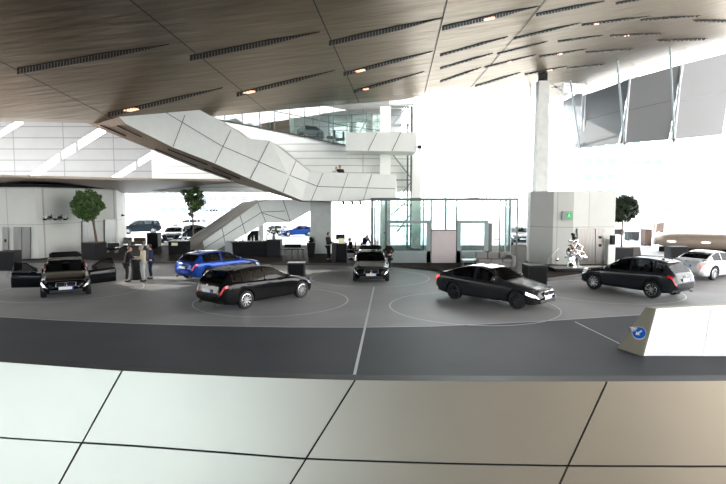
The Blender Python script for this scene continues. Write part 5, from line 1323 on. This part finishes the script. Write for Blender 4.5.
# office chairs
for px, py, lb in ((357.5, 260.8, 'black office chair with star base standing empty beside the desk'), (351.8, 258.8, 'black office chair on which the desk worker sits')):
    p = G(px, py, .15); r = empty('office_chair', p + V(0, .05, 0), 0, lb, 'chair')
    bm = B()
    for k in range(5):
        a = 2 * math.pi * k / 5; bar(bm, (0, 0, .09), (.3 * math.cos(a), .3 * math.sin(a), .06), .02)
    obj('star_base', bm, 'steel', r)
    for k in range(5):
        a = 2 * math.pi * k / 5; bm = B(); ball(bm, (.3 * math.cos(a), .3 * math.sin(a), .03), .03, seg=8); obj('castor', bm, 'black_matt', r)
    bm = B(); bar(bm, (0, 0, .09), (0, 0, .42), .025); obj('gas_lift', bm, 'steel', r)
    bm = B(); box(bm, (0, 0, .43), (.48, .46, .08), bev=.03); obj('seat', bm, 'black_matt', r)
    sx = .24 if px > 350 else .3
    bm = B(); box(bm, (sx, 0, .80), (.06, .44, .6), bev=.025); obj('backrest', bm, 'black_matt', r)
    bm = B(); bar(bm, (.1, -.26, .45), (.1, -.26, .64), .015); bar(bm, (-.1, -.26, .65), (.2, -.26, .65), .022); bar(bm, (.1, .26, .45), (.1, .26, .64), .015); bar(bm, (-.1, .26, .65), (.2, .26, .65), .022); obj('armrest', bm, 'black_matt', r)
# sofa + table in front of pavilion
a, b = G(477, 269, .15), G(517, 270.5, .15); wd = (b - a).length
r = empty('lounge_sofa', a, 0, 'long low grey sofa in front of the glass pavilion', 'sofa')
bm = B(); box(bm, (wd / 2, .5, .24), (wd, .95, .3), bev=.06); obj('base', bm, 'sofa_grey', r)
for i in range(3):
    bm = B(); box(bm, (wd * (.19 + .31 * i), .38, .45), (wd * .3, .75, .16), bev=.06); obj('seat_cushion', bm, 'sofa_grey', r)
    bm = B(); box(bm, (wd * (.19 + .31 * i), .86, .66), (wd * .3, .22, .45), bev=.08); obj('back_cushion', bm, 'sofa_grey', r)
bm = B(); box(bm, (wd - .1, .45, .42), (.26, .95, .62), bev=.09); obj('armrest', bm, 'sofa_grey', r)
for x in (.15, wd - .15):
    bm = B(); box(bm, (x, .2, .05), (.06, .06, .1)); box(bm, (x, .85, .05), (.06, .06, .1)); obj('leg', bm, 'steel_dark', r)
a = G(470.5, 268, .15); r = empty('side_table', a, 0, 'low white-topped table at the end of the grey sofa', 'table')
bm = B(); box(bm, (0, .3, .44), (.95, .6, .05), bev=.015); obj('tabletop', bm, 'white_plastic', r)
for x in (-.4, .4):
    bm = B(); bar(bm, (x, .08, 0), (x, .08, .42), .02); bar(bm, (x, .52, 0), (x, .52, .42), .02); obj('leg', bm, 'steel', r)
# chrome sculpture
a, b = G(557.5, 272.5, .15), G(603, 270.5, .15); wd = (b - a).length; c = (a + b) / 2
pl_ = empty('sculpture_plinth', c + V(0, .35, 0), 0, 'low black gloss plinth carrying the chrome sculpture', 'plinth')
bm = B(); box(bm, (0, 0, .09), (wd, 1.1, .18), bev=.01); obj('slab', bm, 'black_gloss', pl_); bm = B(); box(bm, (0, 0, .19), (wd + .04, 1.14, .02), bev=.005); obj('top_plate', bm, 'steel', pl_)
p = V(G(575, 271, .15).x, c.y + .35, .352)
r = empty('chrome_sculpture', p, 0, 'swirling chrome sculpture of stacked looping tubes with a dark tip', 'sculpture')
bm = B(); lathe(bm, [(.30, 0), (.22, .06), (.17, .3), (.19, .62), (.12, .8), (0, .82)], 16, (-.12, 0, 0)); obj('pedestal', bm, 'chrome', r, smooth=True)
bm = B(); lathe(bm, [(.30, 0), (.10, .08), (.09, .4), (.0, .42)], 14, (.18, .05, 0)); obj('pedestal', bm, 'top_grey', r, smooth=True)
rr = [(.46, .72, .12, .75), (.50, .78, -.02, -.6), (.44, .98, .06, .55), (.40, 1.02, -.12, -.85), (.34, 1.25, .02, .6), (.26, 1.38, -.05, -.5), (.30, .60, .30, -.3)]
for i, (R_, z, dx, ti) in enumerate(rr):
    pts = []
    for k in range(36):
        a = 2 * math.pi * k / 36; q = V(R_ * math.cos(a) * (1 + .12 * math.sin(3 * a + i)), R_ * .7 * math.sin(a), .06 * math.sin(2 * a + i)); q = Matrix.Rotation(ti, 3, 'Y') @ q; pts.append(q + V(dx - .02, 0, z))
    bm = B(); tubep(bm, pts, .055 - .003 * i, 10, closed=True); obj('loop', bm, 'chrome' if i != 2 else 'chrome_coppery', r, smooth=True)
pts = [V(.42 * math.cos(t * 1.3) * (1 - t / 9), .3 * math.sin(t * 1.3), .6 + t * .14) for t in [k * .25 for k in range(24)]]
bm = B(); tubep(bm, pts, .04, 8); obj('spiral', bm, 'black_gloss', r, smooth=True)
bm = B(); ball(bm, (-.05, 0, 1.62), .15, (.8, .8, 1.1)); ball(bm, (-.12, -.03, 1.76), .11, (1.1, .8, .7)); tubep(bm, [(0, 0, 1.3), (.03, 0, 1.45), (-.04, 0, 1.6)], .06, 8); obj('dark_tip', bm, 'black_gloss', r, smooth=True)
bm = B(); ball(bm, (.48, -.1, .52), .14, (1.3, .8, .8)); ball(bm, (.36, .1, .75), .12); obj('end_knob', bm, 'chrome', r, smooth=True)
# hanging figures near far glass
q = D(213.5, 210.5, 55)
for i in range(4):
    o = empty('hanging_bird', D(207.5 + 3.2 * i, 210.5 + .4 * (i % 2), 55), 0, 'small winged figure hanging over the lower stair, %s of four' % ['first', 'second', 'third', 'last'][i] + ' from the leafy tree', 'hanging figure', 'dark winged figures hanging by the far glass')
    bm = B(); ball(bm, (0, 0, 0), .1, (1.2, .6, .6)); bar(bm, (.1, 0, 0), (.18, 0, .02), .03, r2=.005); obj('body', bm, 'black_matt', o)
    bm = B(); prism(bm, [V(-.05, 0, 0), V(.08, 0, 0), V(.0, .1, .2)], (0, .01, 0)); prism(bm, [V(-.05, 0, 0), V(.08, 0, 0), V(-.1, -.1, .16)], (0, .01, 0)); obj('wing', bm, 'charcoal', o)
    bm = B(); bar(bm, (0, 0, 0), (0, 0, 5.6), .006, 4); obj('wire', bm, 'steel_dark', o)
o = empty('bird_figure', D(122.3, 215.3, 44), 0, 'single dark winged figure fixed in the light beside the edge of the lift block', 'hanging figure')
bm = B(); ball(bm, (0, 0, 0), .15, (1.2, .6, .6)); bar(bm, (.12, 0, 0), (.26, 0, .02), .04, r2=.005); obj('body', bm, 'brown_dark', o); bm = B(); prism(bm, [V(-.05, 0, 0), V(.08, 0, 0), V(-.15, -.1, .18)], (0, .01, 0)); bar(bm, (0, 0, 0), (0, 0, .95), .005, 4); obj('wing', bm, 'charcoal', o)
# far things at the right, in the light behind the dark tree
for i, (x0, x1, y, h, mm, lb) in enumerate(((626, 637, 240.5, .7, 'charcoal', 'small dark table block in the bright area behind the dark round tree'), (642.5, 649, 245.5, 1.25, 'brown_dark', 'narrow brown upright cabinet beside the rounded end of the silver counter'), (612.5, 622, 235, .5, 'charcoal', 'small dark bench block just clear of the lift block edge'), (655, 662, 232, 1.0, 'brown_dark', 'small brown kiosk seen over the silver counter'))):
    a, b = G(x0, y, 0), G(x1, y, 0); c = (a + b) / 2
    r = empty('outdoor_table' if i in (0, 2) else 'cabinet', V(c.x, c.y, 0), 0, lb, 'table' if i in (0, 2) else 'cabinet'); wd = (b - a).length
    bm = B(); box(bm, (0, 0, h * .5 + .1), (wd, .8, h)); obj('body', bm, mm, r); bm = B(); box(bm, (0, 0, h + .13), (wd + .15, .95, .06)); obj('top_plate', bm, 'anthracite', r); bm = B(); box(bm, (-wd * .4, 0, .06), (.1, .7, .14)); box(bm, (wd * .4, 0, .06), (.1, .7, .14)); obj('foot', bm, 'black_matt', r)
# driver
drv = [o for o in COL.objects if o.get('label', '').startswith('dark grey saloon')][0]
mw = Matrix.Translation(drv.location) @ Matrix.Rotation(drv.rotation_euler.z, 4, 'Z')
q = mw @ V(-.02, .36, -.06)
person('driver in a pale shirt sitting inside the dark grey saloon', q, math.degrees(drv.rotation_euler.z), 1.5, 'hair_grey', 'cloth_pale', 'cloth_jeans', dict(pz=.62, py=-.1, lean=-.15, lk=(-.12, .42, .62), rk=(.12, .42, .62), la=(-.12, .72, .42), ra=(.12, .72, .42), rw=(.15, .42, 1.2), lw=(-.15, .42, 1.2), re=(.26, .2, 1.15), le=(-.26, .2, 1.15)))
# ------------------------------------------------------------------ lights: daylight
sun = bpy.data.lights.new('sun', 'SUN'); sun.energy = 1.6; sun.angle = math.radians(.6); sun.color = (1, .95, .87)
so = bpy.data.objects.new('sun', sun); COL.objects.link(so)
so.rotation_euler = V(1, -.28, -.50).to_track_quat('-Z', 'Y').to_euler()
